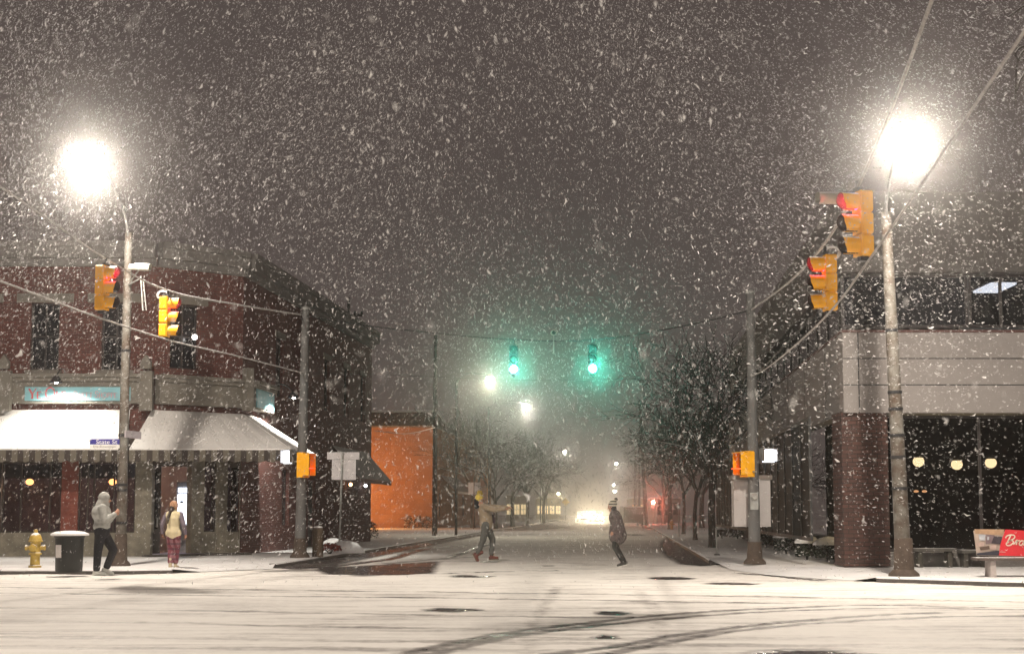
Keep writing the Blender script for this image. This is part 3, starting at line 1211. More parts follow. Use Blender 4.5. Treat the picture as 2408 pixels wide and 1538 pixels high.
# pendants and cooler inside
for px, lab in ((70, "glowing orange pendant lamp behind shop glass above the hydrant"), (265, "glowing orange pendant lamp behind shop glass beside the street lamp pole")):
    c = at(px, 1133, 48.3)
    r = thing("pendant_lamp", lab, "lamp", (c.x, c.y, 4.15), "pendant lamps in the shop")
    m = MB(); m.ball(c, (.125, .125, .10)); m.build("globe", emit_mat("amber_globe_%d" % px, (1.0, .36, .09), 12.0), r)
    m = MB(); m.tube([c, (c.x, c.y, 4.15)], .008, 5); m.build("cord", M_DARK, r)
    lamp("globe_light", c + Vector((0, 0.3, -.25)), 40, (1.0, .5, .2), r, .1)
a, b = at(413, 1240, 48.6), at(450, 1132, 48.6)
cool = thing("drinks_cooler", "tall drinks cooler with bright white lit door in the shop entrance", "cooler", (a.x, 48.6, SW))
cx = (a.x + b.x) / 2; wd = b.x - a.x
m = MB(); m.box((cx, 48.95, (SW + b.z) / 2), (wd, .6, b.z - SW)); m.build("cabinet", mat("cooler_grey", (.25, .25, .27), .5), cool)
M_COOL = emit_mat("cooler_light", (.80, .86, 1.0), 5.0)
m = MB()
q0, q1 = at(419, 1158, 48.6), at(450, 1147, 48.6)
m.box(((q0.x + q1.x) / 2, 48.63, (q0.z + q1.z) / 2), (q1.x - q0.x, .04, q1.z - q0.z)); m.build("header", M_COOL, cool)
m = MB()
q0, q1 = at(418, 1240, 48.6), at(449, 1162, 48.6)
m.prism([at(418, 1210, 48.62), at(431, 1213, 48.62), at(433, 1236, 48.62), at(443, 1236, 48.62), at(449, 1162, 48.62), at(418, 1162, 48.62)], (0, .02, 0))
dd = m.build("lit_door", M_COOL, cool)
m = MB(); c = at(427, 1180, 48.6); m.box((c.x, 48.605, c.z), (.10, .012, .08)); m.build("sticker", M_DARK, dd)
# wall lamp between upper windows
c = WC.pt(WC.u(450, .2), WC.z(450, 793, .2), .2)
r = thing("wall_lamp", "small round white lamp on the upper brick wall of the corner shop", "lamp", WC.pt(WC.u(450), c.z, 0))
m = MB(); m.ball(c, .085); m.build("globe", emit_mat("pearl_globe", (1, .95, .9), 8), r)
m = MB(); m.tube([WC.pt(WC.u(450), c.z, 0.01), c], .03, 8); m.build("bracket", M_DARK, r)
for yy, col, lab in ((64.3, (1, .55, .25), "tiny orange wall lamp under the grey side awning"), (67.6, (.95, .95, 1), "tiny white wall lamp under the grey side awning")):
    q = WS.pt(yy - 48, 2.55, .06)
    r = thing("wall_lamp", lab, "lamp", q)
    m = MB(); m.ball(q + WS.out * .12, .07); m.build("globe", emit_mat("tiny_globe_%d" % int(yy), col, 12), r)
    m = MB(); m.box(q, (.06, .06, .2)); m.build("bracket", M_DARK, r)

# ---------------- the office block on the right
BX, BY = at(1985, 1203, 37).x, 36.8
WO = Wall((BX, BY), (BX + 28, BY))                 # front
WE = Wall((BX + 0.0755 * 40, BY + 40), (BX, BY))   # side along the side road, outward -x
zA, zB = WO.z(2200, 970), WO.z(2200, 782)
zC, zD = WO.z(2200, 775), WO.z(2200, 640)
zE = WO.z(2200, 452)
off = thing("office_building", "modern office block with pale panel bands, dark glass and a brown brick corner pillar", "building", (BX, BY, 0))


def band(z0, z1):
    m = MB()
    WO.box(m, 0, WO.L, z0, z1, -0.35, 0)
    WE.box(m, 0, WE.L - 0.36, z0, z1 - 0.002, -0.35, 0)
    return m


b1 = band(zA, zB).build("panel_band", M_PANEL, off)
m = MB()
for yy in (843, 905):
    z = WO.z(2200, yy)
    WO.box(m, 0.004, WO.L, z - .012, z + .012, -.02, .004)
    WE.box(m, 0.5, WE.L - 0.01, z - .012, z + .012, -.02, .004)
for px in (2026, 2480, 2940):
    u = WO.u(px)
    WO.box(m, u - .012, u + .012, zA + .002, zB - .002, -.02, .0055)
for k in range(1, 9):
    WE.box(m, k * 4.6, k * 4.6 + .02, zA + .002, zB - .002, -.02, .0055)
m.build("joint", M_DARK, b1)
m = MB(); WO.box(m, 0, WO.L, zB + .003, zB + .06, -.35, .03); WE.box(m, 0, WE.L, zB + .003, zB + .058, -.35, .03)
m.build("coping", mat("red_brown_coping", (.10, .05, .045), .7, .3, 4, .1), b1)
band(zD, zE).build("upper_panel_band", mat("pale_panel_dim", (.085, .078, .074), .75, .10, 1.2, .1, stain=(.065, .06, .057), stain_amt=.6, stain_scale=.7), off)  # pale panels again, with the dimness above the lamps put into the colour
m = MB()
m.prism([(BX + .45, BY + .4, zE - .4), (BX + 28, BY + .4, zE - .4), (BX + 31, BY + 39.6, zE - .4), (BX + 3.4, BY + 39.6, zE - .4)], (0, 0, .18))
m.build("roof", M_SNOW, off)
m = MB()
m.pbox(1985, 968, 2086, 1331, 36.95, 1.05)
m.build("brick_pillar", M_BRICK_R, off)
# glass fronts
def strip(w, u0, u1, z0, z1, step, o, gm, name, fr=0.07, fm=None):
    h = (u0, u1, z0, z1)
    n = max(1, int((u1 - u0) / step))
    return window_part(w, h, off, gm, -o, (tuple(k / n for k in range(1, n)), ()), fr, fm, name)


M_SGLASS = mat("side_glass", (.010, .011, .013), .6, .4, .6, .1, spec=.04)
M_OGLASS = glass_mat("office_glass", (.30, .30, .32), .18)
strip(WO, WO.u(2086) + .02, WO.L, SW + .35, zA - .02, 2.4, -0.75, M_OGLASS, "shop_window")
strip(WO, 0.06, WO.u(2290, -.3), zD - 1.35 if False else zC + .08, zD - .01, 2.2, -0.3, M_DGLASS, "ribbon_window")
strip(WO, WO.u(2290, -.3) + .02, WO.L, zC + .08, zD - .01, 0.76, -0.3, M_OGLASS, "ribbon_window")
strip(WE, 0.2, WE.L - 1.2, 0.7, zA - .02, 2.0, --0.7, M_SGLASS, "side_window", .09, mat("pale_frame", (.03, .03, .03), .6))
strip(WE, 0.2, WE.L - .5, zC + .08, zD - .01, 2.2, -0.3, M_DGLASS, "ribbon_window")
m = MB()
WO.box(m, 1.1, WO.L, SW - .1, SW + .345, -1.0, -.6)
WE.box(m, 0, WE.L - 1.1, SW - .1, .695, -1.0, -.55)
m.build("plinth", mat("grey_plinth", (.16, .15, .14), .85, .3, 3, .4, snow=1, snow_at=.7), off)
m = MB()
m.box((BX + 15, BY + 8, 2.2), (27.6, .1, 4.3)); m.box((BX + 15, BY + 4.4, SW + .03), (27, 6.9, .05)); m.box((BX + 15, BY + 4.4, zA + .1), (27.4, 7, .05))
m.build("lobby", mat("brown_room", (.03, .024, .02), .9, .4, 1, 0), off)
m = MB()
ux = BX + WO.u(2290)
m.box((ux + 10, BY + 5, (zC + zD) / 2), (20, .1, zD - zC + .3)); m.box((ux - .06, BY + 2.8, (zC + zD) / 2), (.08, 4.6, zD - zC)); m.box((ux + 10, BY + 2.8, zC + .03), (20, 4.3, .05)); m.box((ux + 10, BY + 2.8, zD + .04), (20, 4.3, .05))
m.build("upper_room", mat("grey_room", (.30, .31, .31), .9, .1, 1, 0), off)
# hung globes added for lights reflected in the glass
for px, py, lab in ((2160, 1085, "round warm globe for a light reflected in office glass beside the rusty pole"), (2250, 1092, "warm globe for a light reflected in office glass, middle of the row of three"), (2330, 1088, "warm globe for a light reflected in office glass above the advertising bench")):
    c = at(px, py, 40.2)
    r = thing("pendant_lamp", lab, "lamp", (c.x, c.y, zA), "globes for lights reflected in the office glass")
    m = MB(); m.ball(c, (.15, .15, .14), 14, 10); m.build("globe", emit_mat("cream_globe_%d" % px, (1.0, .74, .36), 14.0), r)
    lamp("globe_light", c - Vector((0, .25, .05)), 45, (1.0, .78, .45), r, .1)
    m = MB(); m.lathe([(.03, .26), (.16, .15), (.17, .10), (.15, .12)], c, 12); m.build("fitting", M_DARK, r)
    m = MB(); m.tube([c, (c.x, c.y, zA)], .012, 5); m.build("cord", M_DARK, r)
c = at(2165, 1155, 41)
r = thing("amber_reflection", "pair of small amber bulbs for lights reflected low in the office glass", "lamp", (c.x, c.y, SW + .05))  # bulbs and stand added for two lights reflected in the pane
m = MB()
for dx in (-.12, .1):
    m.ball(c + Vector((dx, 0, 0)), (.07, .07, .035))
m.build("bulb", emit_mat("amber_bulb", (1, .5, .2), 8), r)
m = MB(); m.tube([(c.x, c.y, SW + .06), (c.x, c.y, c.z - .03)], .02, 6); m.box((c.x, c.y, c.z - .04), (.3, .06, .02)); m.build("stand", M_DARK, r)
c = at(2338, 672, 38.2)
r = thing("ceiling_light", "bright white office ceiling light behind the upper ribbon window", "light", (c.x, 38.2, zD))
m = MB(); m.box((c.x + .05, 38.35, zD - .16), (.62, 1.5, .05)); m.build("diffuser", emit_mat("office_tube", (.95, 1, .98), 9), r)
m = MB(); m.box((c.x + .05, 38.35, zD - .1), (.66, 1.54, .06)); m.build("frame", M_SIGNBACK, r)

# ---------------- orange lit building and what stands behind it
Q0, Q1 = at(800, 1203, 127), at(1021, 1203, 127)
WQ = Wall((Q0.x, 127), (Q1.x, 127))
WR = Wall((Q1.x, 127), (Q1.x + 4.2, 175))
orb = thing("stucco_building", "two storey stucco building glowing orange under a sodium lamp", "building", (Q1.x, 127, 0))
zq = WQ.z(940, 1005)
zq2 = WQ.z(940, 962)
m = MB()
WQ.box(m, 0, WQ.L, 0, zq, -.4, 0)
WR.cells(m, 0, WR.L, 0, zq, [(3, 4.6, 1, 3), (12, 13.6, 1, 3), (20, 22, 1, 3)], -.4, -.001)
m.build("wall", brick_mat("ochre_block", (.42, .22, .115), (.35, .175, .09), (.25, .13, .07), .8, .4, .45), orb)
m = MB()
WQ.box(m, -.2, WQ.L + .1, zq + .003, zq + .14, -.5, .12); WR.box(m, 0, WR.L, zq + .002, zq + .13, -.5, .1)
m.build("parapet", M_STONE, orb)
m = MB()
m.box((Q0.x + WQ.L / 2, 140, (zq + zq2) / 2), (WQ.L, 18, zq2 - zq)); m.build("upper_storey", mat("brown_upper", (.07, .05, .045), .9, .3, 1, .2), orb)
m = MB(); m.box((Q0.x + WQ.L / 2, 140, zq2 + .08), (WQ.L + .3, 18.4, .15)); m.build("roof", M_SNOW, orb)
for h in ((3, 4.6, 1, 3), (12, 13.6, 1, 3), (20, 22, 1, 3)):
    window_part(WR, h, orb, M_DGLASS)
awning(orb, WR.pt(4, 4.5, .03), WR.pt(16, 4.5, .03), WR.pt(16, 3.2, 1.3), WR.pt(4, 3.2, 1.3), .2, (-1, 0, 0), valance_mat=M_DARK, snow_mat=M_AWN_D)
# sodium lamp in the lot, behind the brick building
lx, ly = -13.2, 120.0
r = thing("sodium_lot_lamp", "sodium lamp post lighting the stucco wall from behind the brick building", "lamp post", (lx, ly, 0))
m = MB(); m.tube([(lx, ly, 0), (lx, ly, 4.2)], [.1, .07], 8); m.build("pole", M_DARK, r)
m = MB(); m.box((lx + .3, ly, 4.2), (.7, .3, .14)); m.build("head", M_DARK, r)
m = MB(); m.box((lx + .35, ly, 4.11), (.5, .2, .03)); m.build("lens", emit_mat("sodium_lens", (1, .42, .10), 40), r)
lamp("sodium_light", (lx + .35, ly, 3.2), 2600, (1, .38, .09), r, .15)


# ================================================================ STREET LAMPS, SIGNALS, WIRES
def bands(m, pts, rads, zs, h=.03, proud=.012):
    """steel straps round a leaning pole"""
    a, b = Vector(pts[0]), Vector(pts[-1])
    for z in zs:
        t = (z - a.z) / (b.z - a.z)
        p = a.lerp(b, t)
        r = rads[0] + (rads[-1] - rads[0]) * t + proud
        d = (b - a).normalized() * h
        m.tube([p - d, p + d], r, 14)
    return m


def big_lamp(label, base, top, head, r0, r1, zs, power):
    base, top, head = Vector(base), Vector(top), Vector(head)
    r = thing("street_lamp", label, "street lamp", base, "tall street lamps at the crossing")
    m = MB()
    m.tube([base + Vector((0, 0, .02)), base.lerp(top, .5), top], [r0, (r0 + r1) / 2, r1], 16)
    pole = m.build("pole", M_RUST, r, smooth=True)
    m = MB()
    m.lathe([(r0 * 1.9, 0), (r0 * 1.85, .05), (r0 * 1.25, .14), (r0 * 1.12, .75), (r0 * 1.03, .78)], base, 14)
    m.build("base", M_RUSTD, r, smooth=True)
    for z in zs:
        m = MB()
        bands(m, (base, top), (r0, r1), [z])
        m.build("strap", M_DARK, r)
    m = MB()
    d = head - top
    m.tube(spline([top - Vector((0, 0, .3)), top + Vector((d.x * .1, d.y * .1, .35)), top.lerp(head, .5) + Vector((0, 0, .35)), head + Vector((0, .35, .10))], 6), [.035] * 19, 10)
    m.build("arm", M_POLE, r, smooth=True)
    m = MB()
    f = Matrix.Rotation(math.atan2(d.y, d.x), 3, 'Z')
    # cobra head: flattened shell
    sec = [(-.42, .05, .05), (-.30, .10, .07), (-.05, .17, .10), (.20, .17, .09), (.34, .09, .05)]
    rings = []
    for sx, w, h in sec:
        rings.append([head + f @ Vector((sx, w * math.cos(t), max(0.0, h * math.sin(t)) + .06)) for t in [2 * PI * k / 12 for k in range(12)]])
    vs = sum(rings, [])
    fs = [(i * 12 + k, i * 12 + (k + 1) % 12, (i + 1) * 12 + (k + 1) % 12, (i + 1) * 12 + k) for i in range(4) for k in range(12)]
    fs += [tuple(range(11, -1, -1)), tuple(range(48, 60))]
    m.add(vs, fs)
    m.build("luminaire", M_GALV, r, smooth=True)
    m = MB()
    m.ball(head + Vector((0, 0, -.05)), (.22, .22, .20), 16, 12)
    m.build("lens", M_LAMP_B, r, smooth=True)
    lamp("lamp_light", head + Vector((0, -0.05, -.36)), power, (1.0, .88, .745), r, .12, 'SPOT', head - Vector((0, 0, 9)), R(168), .45)
    lamp("lamp_spill", head + Vector((0, -0.10, -.38)), power * .55, (1.0, .895, .765), r, .12)
    return r


LB = gnd(283, 1330, SW)
LT = at(303, 548, LB.y)
LH = at(210, 362, 34.4)
big_lamp("tall street lamp with weathered grey pole beside the hooded person", LB, LT, LH, .135, .095, (1.15, 1.95, 2.08, 3.3, 5.4), LAMP_W)
RB = gnd(2126, 1354, SW)
RT = at(2083, 500, RB.y)
RH = at(2130, 306, 28.4)
big_lamp("tall street lamp with rust-streaked pole in front of the office block", RB, RT, RH, .17, .105, (.62, 1.9, 2.55, 3.0, 3.55, 3.9, 5.2), LAMP_W)

# the matching lamps on the near kerb, out of the frame on either side of the camera
for bx_, by_, hx_, lab in ((-12.5, 7.0, -10.6, "near street lamp left of the viewer, outside the frame"), (9.5, 4.0, 7.4, "near street lamp right of the viewer, outside the frame")):
    big_lamp(lab, (bx_, by_, SW), (bx_, by_, 8.2), (hx_, by_ + .6, 9.3), .15, .10, (1.9, 3.2), NEAR_W)


# street name blades on the left lamp pole
r = thing("street_sign", "blue street name sign over a white plate on the left lamp pole", "street sign", at(277, 1054, LB.y - .14))
Ys = LB.y - .16
m = MB(); m.pbox(211, 1032, 281, 1045, Ys, .02); m.build("blade", mat("sign_blue", (.035, .03, .22), .45, .1), r)
m = MB(); m.pbox(211, 1045.6, 281, 1054, Ys, .02); m.build("lower_plate", mat("sign_white", (.62, .6, .57), .5, .08), r)


def text_part(name, body, x0, y0, x1, y1, Y, matl, parent, shear=0.0):
    cu = bpy.data.curves.new(name, 'FONT')
    cu.body = body
    cu.extrude = 0.0
    cu.shear = shear
    tmp = bpy.data.objects.new(name, cu)
    COL.objects.link(tmp)
    bpy.context.view_layer.update()
    me = bpy.data.meshes.new_from_object(tmp.evaluated_get(bpy.context.evaluated_depsgraph_get()))
    bpy.data.objects.remove(tmp)
    co = np.array([v.co[:] for v in me.vertices])
    lo, hi = co.min(0), co.max(0)
    a, b = at(x0, y1, Y), at(x1, y0, Y)
    for v in me.vertices:
        tx = (v.co.x - lo[0]) / (hi[0] - lo[0]); ty = (v.co.y - lo[1]) / (hi[1] - lo[1])
        p = Vector((a.x + (b.x - a.x) * tx, Y, a.z + (b.z - a.z) * ty))
        v.co = p - ORG[parent.name]
    me.materials.clear()
    me.materials.append(matl)
    o = bpy.data.objects.new(name, me)
    COL.objects.link(o)
    o.parent = parent
    ORG[o.name] = ORG[parent.name]
    return o


M_TXTW = mat("white_letters", (.7, .7, .72), .5, .05)
M_TXTG = mat("grey_letters", (.2, .2, .2), .5, .05)
text_part("lettering", "State St", 226, 1034, 276, 1043.5, Ys - .004, M_TXTW, r)
text_part("small_lettering", "Erie Downtown", 219, 1047, 272, 1052.5, Ys - .004, M_TXTG, r)
r2 = thing("street_sign", "pale street name sign edge-on at the right of the left lamp pole", "street sign", at(300, 1030, LB.y))
p = at(301, 1030, LB.y); q = at(318, 1013, LB.y)
m = MB(); m.prism([(p.x, LB.y - .35, p.z), (q.x, LB.y + .55, p.z), (q.x, LB.y + .55, q.z), (p.x, LB.y - .35, q.z)], (.02, .01, 0)); m.build("blade", mat("sign_pink", (.45, .40, .42), .5, .15), r2)
m = MB(); m.tube([(LB.x + .1, LB.y, p.z + .1), (p.x + .1, LB.y, p.z + .1)], .02, 6); m.build("bracket", M_GALV, r2)


def camera_unit(label, c, direction, mount):
    r = thing("traffic_camera", label, "camera", mount, "traffic detection cameras")
    c, d = Vector(c), Vector(direction).normalized()
    m = MB(); m.tube([c - d * .24, c + d * .2], .075, 12); m.build("body", mat("camera_grey", (.40, .39, .33), .5, .15, snow=1, snow_at=.6), r, smooth=True)
    m = MB(); m.tube([c - d * .10 + Vector((0, 0, .012)), c + d * .30 + Vector((0, 0, .012))], .093, 12, cap=False); m.build("hood", mat("camera_grey", (.4, .39, .33), .5), r, smooth=True)
    m = MB(); m.tube([c + d * .205, c + d * .215], .055, 12); m.build("lens", M_LENS, r)
    m = MB(); m.tube([c - Vector((0, 0, .06)), Vector(mount)], .022, 6); m.build("bracket", M_GALV, r)
    return r


# ---- signal poles
PL0 = gnd(705, 1311, SW); PL1 = at(719, 728, PL0.y)
PR0 = gnd(1775, 1326, SW); PR1 = at(1764, 690, PR0.y)
for base, top, lab in ((PL0, PL1, "grey steel signal pole at the corner shop kerb"), (PR0, PR1, "grey steel signal pole carrying the control cabinet")):
    r = thing("signal_pole", lab, "pole", base, "steel signal poles")
    m = MB(); m.tube([base, base.lerp(top, .5), top], [.16, .135, .105], 14); m.build("shaft", M_POLE, r, smooth=True)
    m = MB(); m.lathe([(.29, 0), (.28, .06), (.2, .16), (.175, .55), (.168, .56)], base, 14); m.build("base", M_RUSTD, r, smooth=True)
    m = MB(); m.lathe([(.13, 0), (.125, .05), (.05, .1)], top, 12); m.build("cap", M_GALV, r)

# ---- span wires (pixel, pixel, distance)
NL = Vector((-12.0, 15.0, 0)); NR = Vector((4.35, 12.0, 0))


def on_line(px, a, b):
    """point of the plan line a-b seen in pixel column px"""
    r = ray(px, 1000); k = r.x / r.y
    d = b - a
    t = (k * a.y - a.x) / (d.x - k * d.y)
    return a + d * t


def wire_pts(rows, a, b):
    out = []
    for px, py in rows:
        p = on_line(px, a, b)
        out.append(at(px, py, p.y))
    return out


def extend(P, k=2):
    """carry a wire on beyond its last point, out of the frame"""
    d = (P[-1] - P[-2]).normalized()
    return [P[-1] + d * (2.2 * (i + 1)) for i in range(k)]


aL, aR = Vector((PL0.x, PL0.y, 0)), Vector((PR0.x - .05, PR0.y, 0))


def wire(name, label, pts, rad, matl=M_WIRE, group=None, n=6):
    m = MB()
    P = spline(pts, 10)
    m.tube(P, rad, n)
    o = m.build(name, matl, origin=pts[0], smooth=True)
    return tag(o, label, "wire", group)


LS = wire_pts([(718, 742), (560, 717), (393, 683), (248, 608), (130, 527), (0, 438)], aL, NL)
LS += extend(LS)
wire("span_wire", "snow-covered signal wire over the left crossing with two red signals", LS, .022, group="span wires holding the signals")
LTW = [at(715, 878, PL0.y)] + wire_pts([(560, 838), (405, 802), (238, 749), (100, 698), (0, 661)], aL, NL)
LTW += extend(LTW)
wire("tether_wire", "lower snow-covered tether under the two left red signals", LTW, .020, group="span wires holding the signals")
RS = wire_pts([(1768, 728), (1850, 668), (1915, 603), (1965, 535), (2022, 430), (2105, 235), (2190, 5)], aR, NR)
RS += extend(RS)
wire("span_wire", "snow-covered signal wire rising steeply at right with two red signals", RS, .024, group="span wires holding the signals")
RTW = wire_pts([(1766, 885), (1800, 868), (1875, 808), (1962, 722), (2046, 608), (2200, 385), (2404, 82)], aR, NR)
RTW += extend(RTW)
wire("tether_wire", "lower snow-covered tether crossing in front of the right lamp glow", RTW, .017, group="span wires holding the signals")


def far_pt(px, py):
    p = on_line(px, aL, aR)
    return at(px, py, p.y)


FS = [far_pt(*q) for q in ((719, 742), (860, 766), (1020, 783), (1160, 796), (1300, 802), (1400, 799), (1500, 786), (1640, 760), (1764, 730))]
wire("span_wire", "dark signal wire sagging across the side road between the signal poles", FS, .016, M_WIRED, "span wires holding the signals")
FT = [far_pt(*q) for q in ((717, 875), (790, 878), (880, 881), (1000, 885))] + [far_pt(1200, 893), far_pt(1400, 893), far_pt(1766, 880)]
wire("tether_wire", "thin tether under the two green signals across the side road", FT, .006, M_WIRED, "span wires holding the signals")


# ---- traffic lights
def make_signal(H, dirv, lit, label, top, housing_mat=None, lk=.36):
    """three section head; top: point where it hangs from; dirv: the way it faces"""
    top = Vector(top)
    d = Vector((dirv[0], dirv[1], 0)).normalized()
    s = Vector((-d.y, d.x, 0))
    up = Vector((0, 0, 1))
    r = thing("traffic_light", label, "traffic light", top, "signals hung over the crossing")
    S = H / 3
    w = S * .92
    dep = S * .5
    M3 = Matrix((d, s, up)).transposed()
    lr = S * lk
    z0 = -.10
    m = MB()
    for k in range(3):
        c = top + Vector((0, 0, z0 - S * (k + .5)))
        # bevelled section
        prof = []
        hw, hh, b = w / 2, S / 2 - .006, S * .09
        for a_, b_ in ((-hw + b, -hh), (hw - b, -hh), (hw, -hh + b), (hw, hh - b), (hw - b, hh), (-hw + b, hh), (-hw, hh - b), (-hw, -hh + b)):
            prof.append(c - d * dep + s * a_ + up * b_)
        m.prism(prof, d * dep)
        # door lip
        m.prism([c + s * (p0) * w * .47 + up * (p1) * (S * .47) + d * .001 for p0, p1 in ((-1, -1), (1, -1), (1, 1), (-1, 1))], d * .025)
    # the sections bolt into one housing
    m.box(top + Vector((0, 0, z0 - H / 2)) - d * dep * .5, (dep * .7, w * .8, H * .985), M=M3)
    m.build("housing", housing_mat or M_YEL, r, smooth=False)
    for k in range(3):
        c = top + Vector((0, 0, z0 - S * (k + .5))) + d * .028
        on = (lit == k)
        mm = MB()
        A = Matrix((s, up, d)).transposed()
        mm.lathe([(lr, 0), (lr * .85, .02), (lr * .5, .035), (lr * .05, .04)], c, 18, A)
        ln = mm.build("lens", (M_RED_E if k == 0 else M_GREEN_E) if on else M_LENS, r, smooth=True)
        if on:
            ln["label"] = "lit red lens" if k == 0 else "lit green lens"
        # tunnel visor, open at the bottom
        mm = MB()
        n = 22
        L = S * .80
        vs, fs = [], []
        a0, a1 = R(-62), R(242)
        for i in range(n + 1):
            t = a0 + (a1 - a0) * i / n
            u = s * math.cos(t) + up * math.sin(t)
            cut = 1.0 - .28 * max(0, -math.sin(t))
            for rr, ll in ((lr * 1.12, 0), (lr * 1.12, L * cut), (lr * 1.05, L * cut), (lr * 1.05, 0)):
                vs.append(c + u * rr + d * ll)
        for i in range(n):
            for q in range(3):
                fs.append((i * 4 + q, i * 4 + q + 1, (i + 1) * 4 + q + 1, (i + 1) * 4 + q))
        fs.append((0, 1, 2, 3)); fs.append((n * 4 + 3, n * 4 + 2, n * 4 + 1, n * 4))
        mm.add(vs, fs)
        vz = mm.build("visor", housing_mat or M_YEL, r, smooth=True)
        vz.data.materials.append(M_VLINE)
        for fi in range(n):
            vz.data.polygons[fi * 3 + 2].material_index = 1
            vz.data.polygons[fi * 3 + 1].material_index = 1
        if on and k == 0:
            lamp("led_light", c + d * .07, 9, (1, .03, .05), r, .05)
        if on and k == 2:
            lamp("led_light", c + d * (L + .05), GREEN_W, (.06, 1, .72), r, .06, 'SPOT', (.6, 0, 1.6), R(12), 1.0)
    mm = MB()
    mm.tube([top + Vector((0, 0, .05)), top + Vector((0, 0, z0 + .0))], .03, 8)
    mm.box(top + Vector((0, 0, z0 + .02)), (.10, .12, .05), M=M3)
    mm.build("hanger", M_DARK, r)
    mm = MB()
    bt = top + Vector((0, 0, z0 - H))
    mm.tube([bt, bt - Vector((0, 0, .10))], .025, 8)
    mm.box(bt - Vector((0, 0, .03)) - d * .06, (.14, .12, .06), M=M3)
    mm.build("tether_clamp", M_DARK, r)
    return r


GREEN_W = 620.0


def hang(px, pts_a, pts_b, ytop):
    p = on_line(px, pts_a, pts_b)
    return at(px, ytop, p.y)


fl = (math.cos(R(-14)), math.sin(R(-14)))
fl2 = (math.cos(R(-4)), math.sin(R(-4)))
fr_ = (math.cos(R(194)), math.sin(R(194)))
fr2 = (math.cos(R(183)), math.sin(R(183)))
TH = hang(249, aL, NL, 613); make_signal(.97, fl, 0, "yellow traffic light with red lit, left of the left lamp pole", TH)
TH2 = hang(395, aL, NL, 688); make_signal(.95, fl2, 0, "yellow traffic light with red lit, hanging right of the left lamp pole", TH2)
TH3 = hang(1940, aR, NR, 586); make_signal(.95, fr2, 0, "yellow traffic light with red lit, lower one of the right pair", TH3)
TH4 = hang(2017, aR, NR, 434); make_signal(.97, fr_, 0, "largest yellow traffic light with red lit, upper one of the right pair", TH4)
ng = (aR - aL).normalized()
fg = (0.0, -1.0)
make_signal(.80, fg, 2, "traffic light glowing green on the far wire, left of the two", far_pt(1208, 803), M_DARK, .42)  # black doors, and the front's shadow put into the dark housing colour
make_signal(.80, fg, 2, "traffic light glowing green on the far wire, right of the two", far_pt(1393, 800), M_DARK, .42)
# wires coiled at the left and right heads
for P_, lab in ((TH2, "coil of pale cable tied over the smaller left red signal"), (TH3, "coil of pale cable tied over the lower right red signal")):
    m = MB()
    sgn = -1 if P_ is TH2 else 1
    for k in range(3):
        rr = .11 + .02 * k
        m.tube([P_ + Vector((sgn * .12 + rr * math.cos(t), .02 * k, -.06 + rr * .75 * math.sin(t))) for t in [2 * PI * i / 18 for i in range(19)]], .010, 5)
    tag(m.build("cable_coil", M_WIRE, origin=P_), lab, "cable")

c0 = at(327, 629, LB.y - .9)
camera_unit("pale traffic camera mounted beside the left lamp pole", c0, (1, -.25, -.08), LB.lerp(LT, (c0.z - .25 - LB.z) / (LT.z - LB.z)) + Vector((0.05, 0, 0)))
r = thing("hanging_bracket", "thin pale bracket rods hanging below the left traffic camera", "bracket", at(333, 655, c0.y))
m = MB(); m.tube([at(331, 650, c0.y), at(336, 730, c0.y)], .02, 6); m.build("rod", M_GALV, r)
m = MB(); m.tube([at(337, 660, c0.y), at(344, 730, c0.y)], .015, 6); m.build("rod", M_GALV, r)
m = MB(); m.tube([LB.lerp(LT, .84), at(331, 655, c0.y), at(338, 662, c0.y)], .02, 6); m.build("arm", M_GALV, r)
c1 = TH4 + Vector((-.22, .10, -.08 - .05))
c1 = at(1966, 468, TH4.y + .25)
camera_unit("cream traffic camera clipped behind the largest right signal", c1, (-1, -.3, -.05), TH4 + Vector((0, .05, -.02)))
c2 = far_pt(1302, 784)
camera_unit("small dark traffic camera standing on the far signal wire", c2 + Vector((0, 0, .02)), (0, -1, -.1), far_pt(1302, 832))


# ---- pedestrian signals
def ped(label, c, dirv, lit, w, h, matl=M_YEL):
    c = Vector(c)
    d = Vector((dirv[0], dirv[1], 0)).normalized(); s = Vector((-d.y, d.x, 0)); up = Vector((0, 0, 1))
    M3 = Matrix((d, s, up)).transposed()
    r = thing("pedestrian_signal", label, "pedestrian signal", c, "pedestrian signals on the corner poles")
    m = MB()
    m.box(c, (.20, w, h), M=M3)
    m.box(c + up * (h * .5 + .01), (.18, w * .9, .02), M=M3)
    m.box(c - up * 0.01 - d * .11, (.03, w * .7, h * .8), M=M3)
    m.build("housing", matl, r)
    m = MB()
    # hood: top and two cheeks
    m.box(c + d * .22 + up * (h * .47), (.24, w * .96, .015), M=M3)
    for k in (-1, 1):
        m.box(c + d * .20 + s * (k * w * .475) + up * .02, (.20, .015, h * .90), M=M3)
    m.build("visor", matl, r)
    m = MB()
    m.box(c + d * .108, (.012, w * .86, h * .84), M=M3)
    pl = m.build("lens", lit or M_LENS, r)
    m = MB()
    m.tube([c - up * (h * .3) - d * .05, c - up * (h * .3) - d * .05 + s * (w * .9)], .025, 6)
    m.build("bracket", M_GALV, r)
    return r, d, s


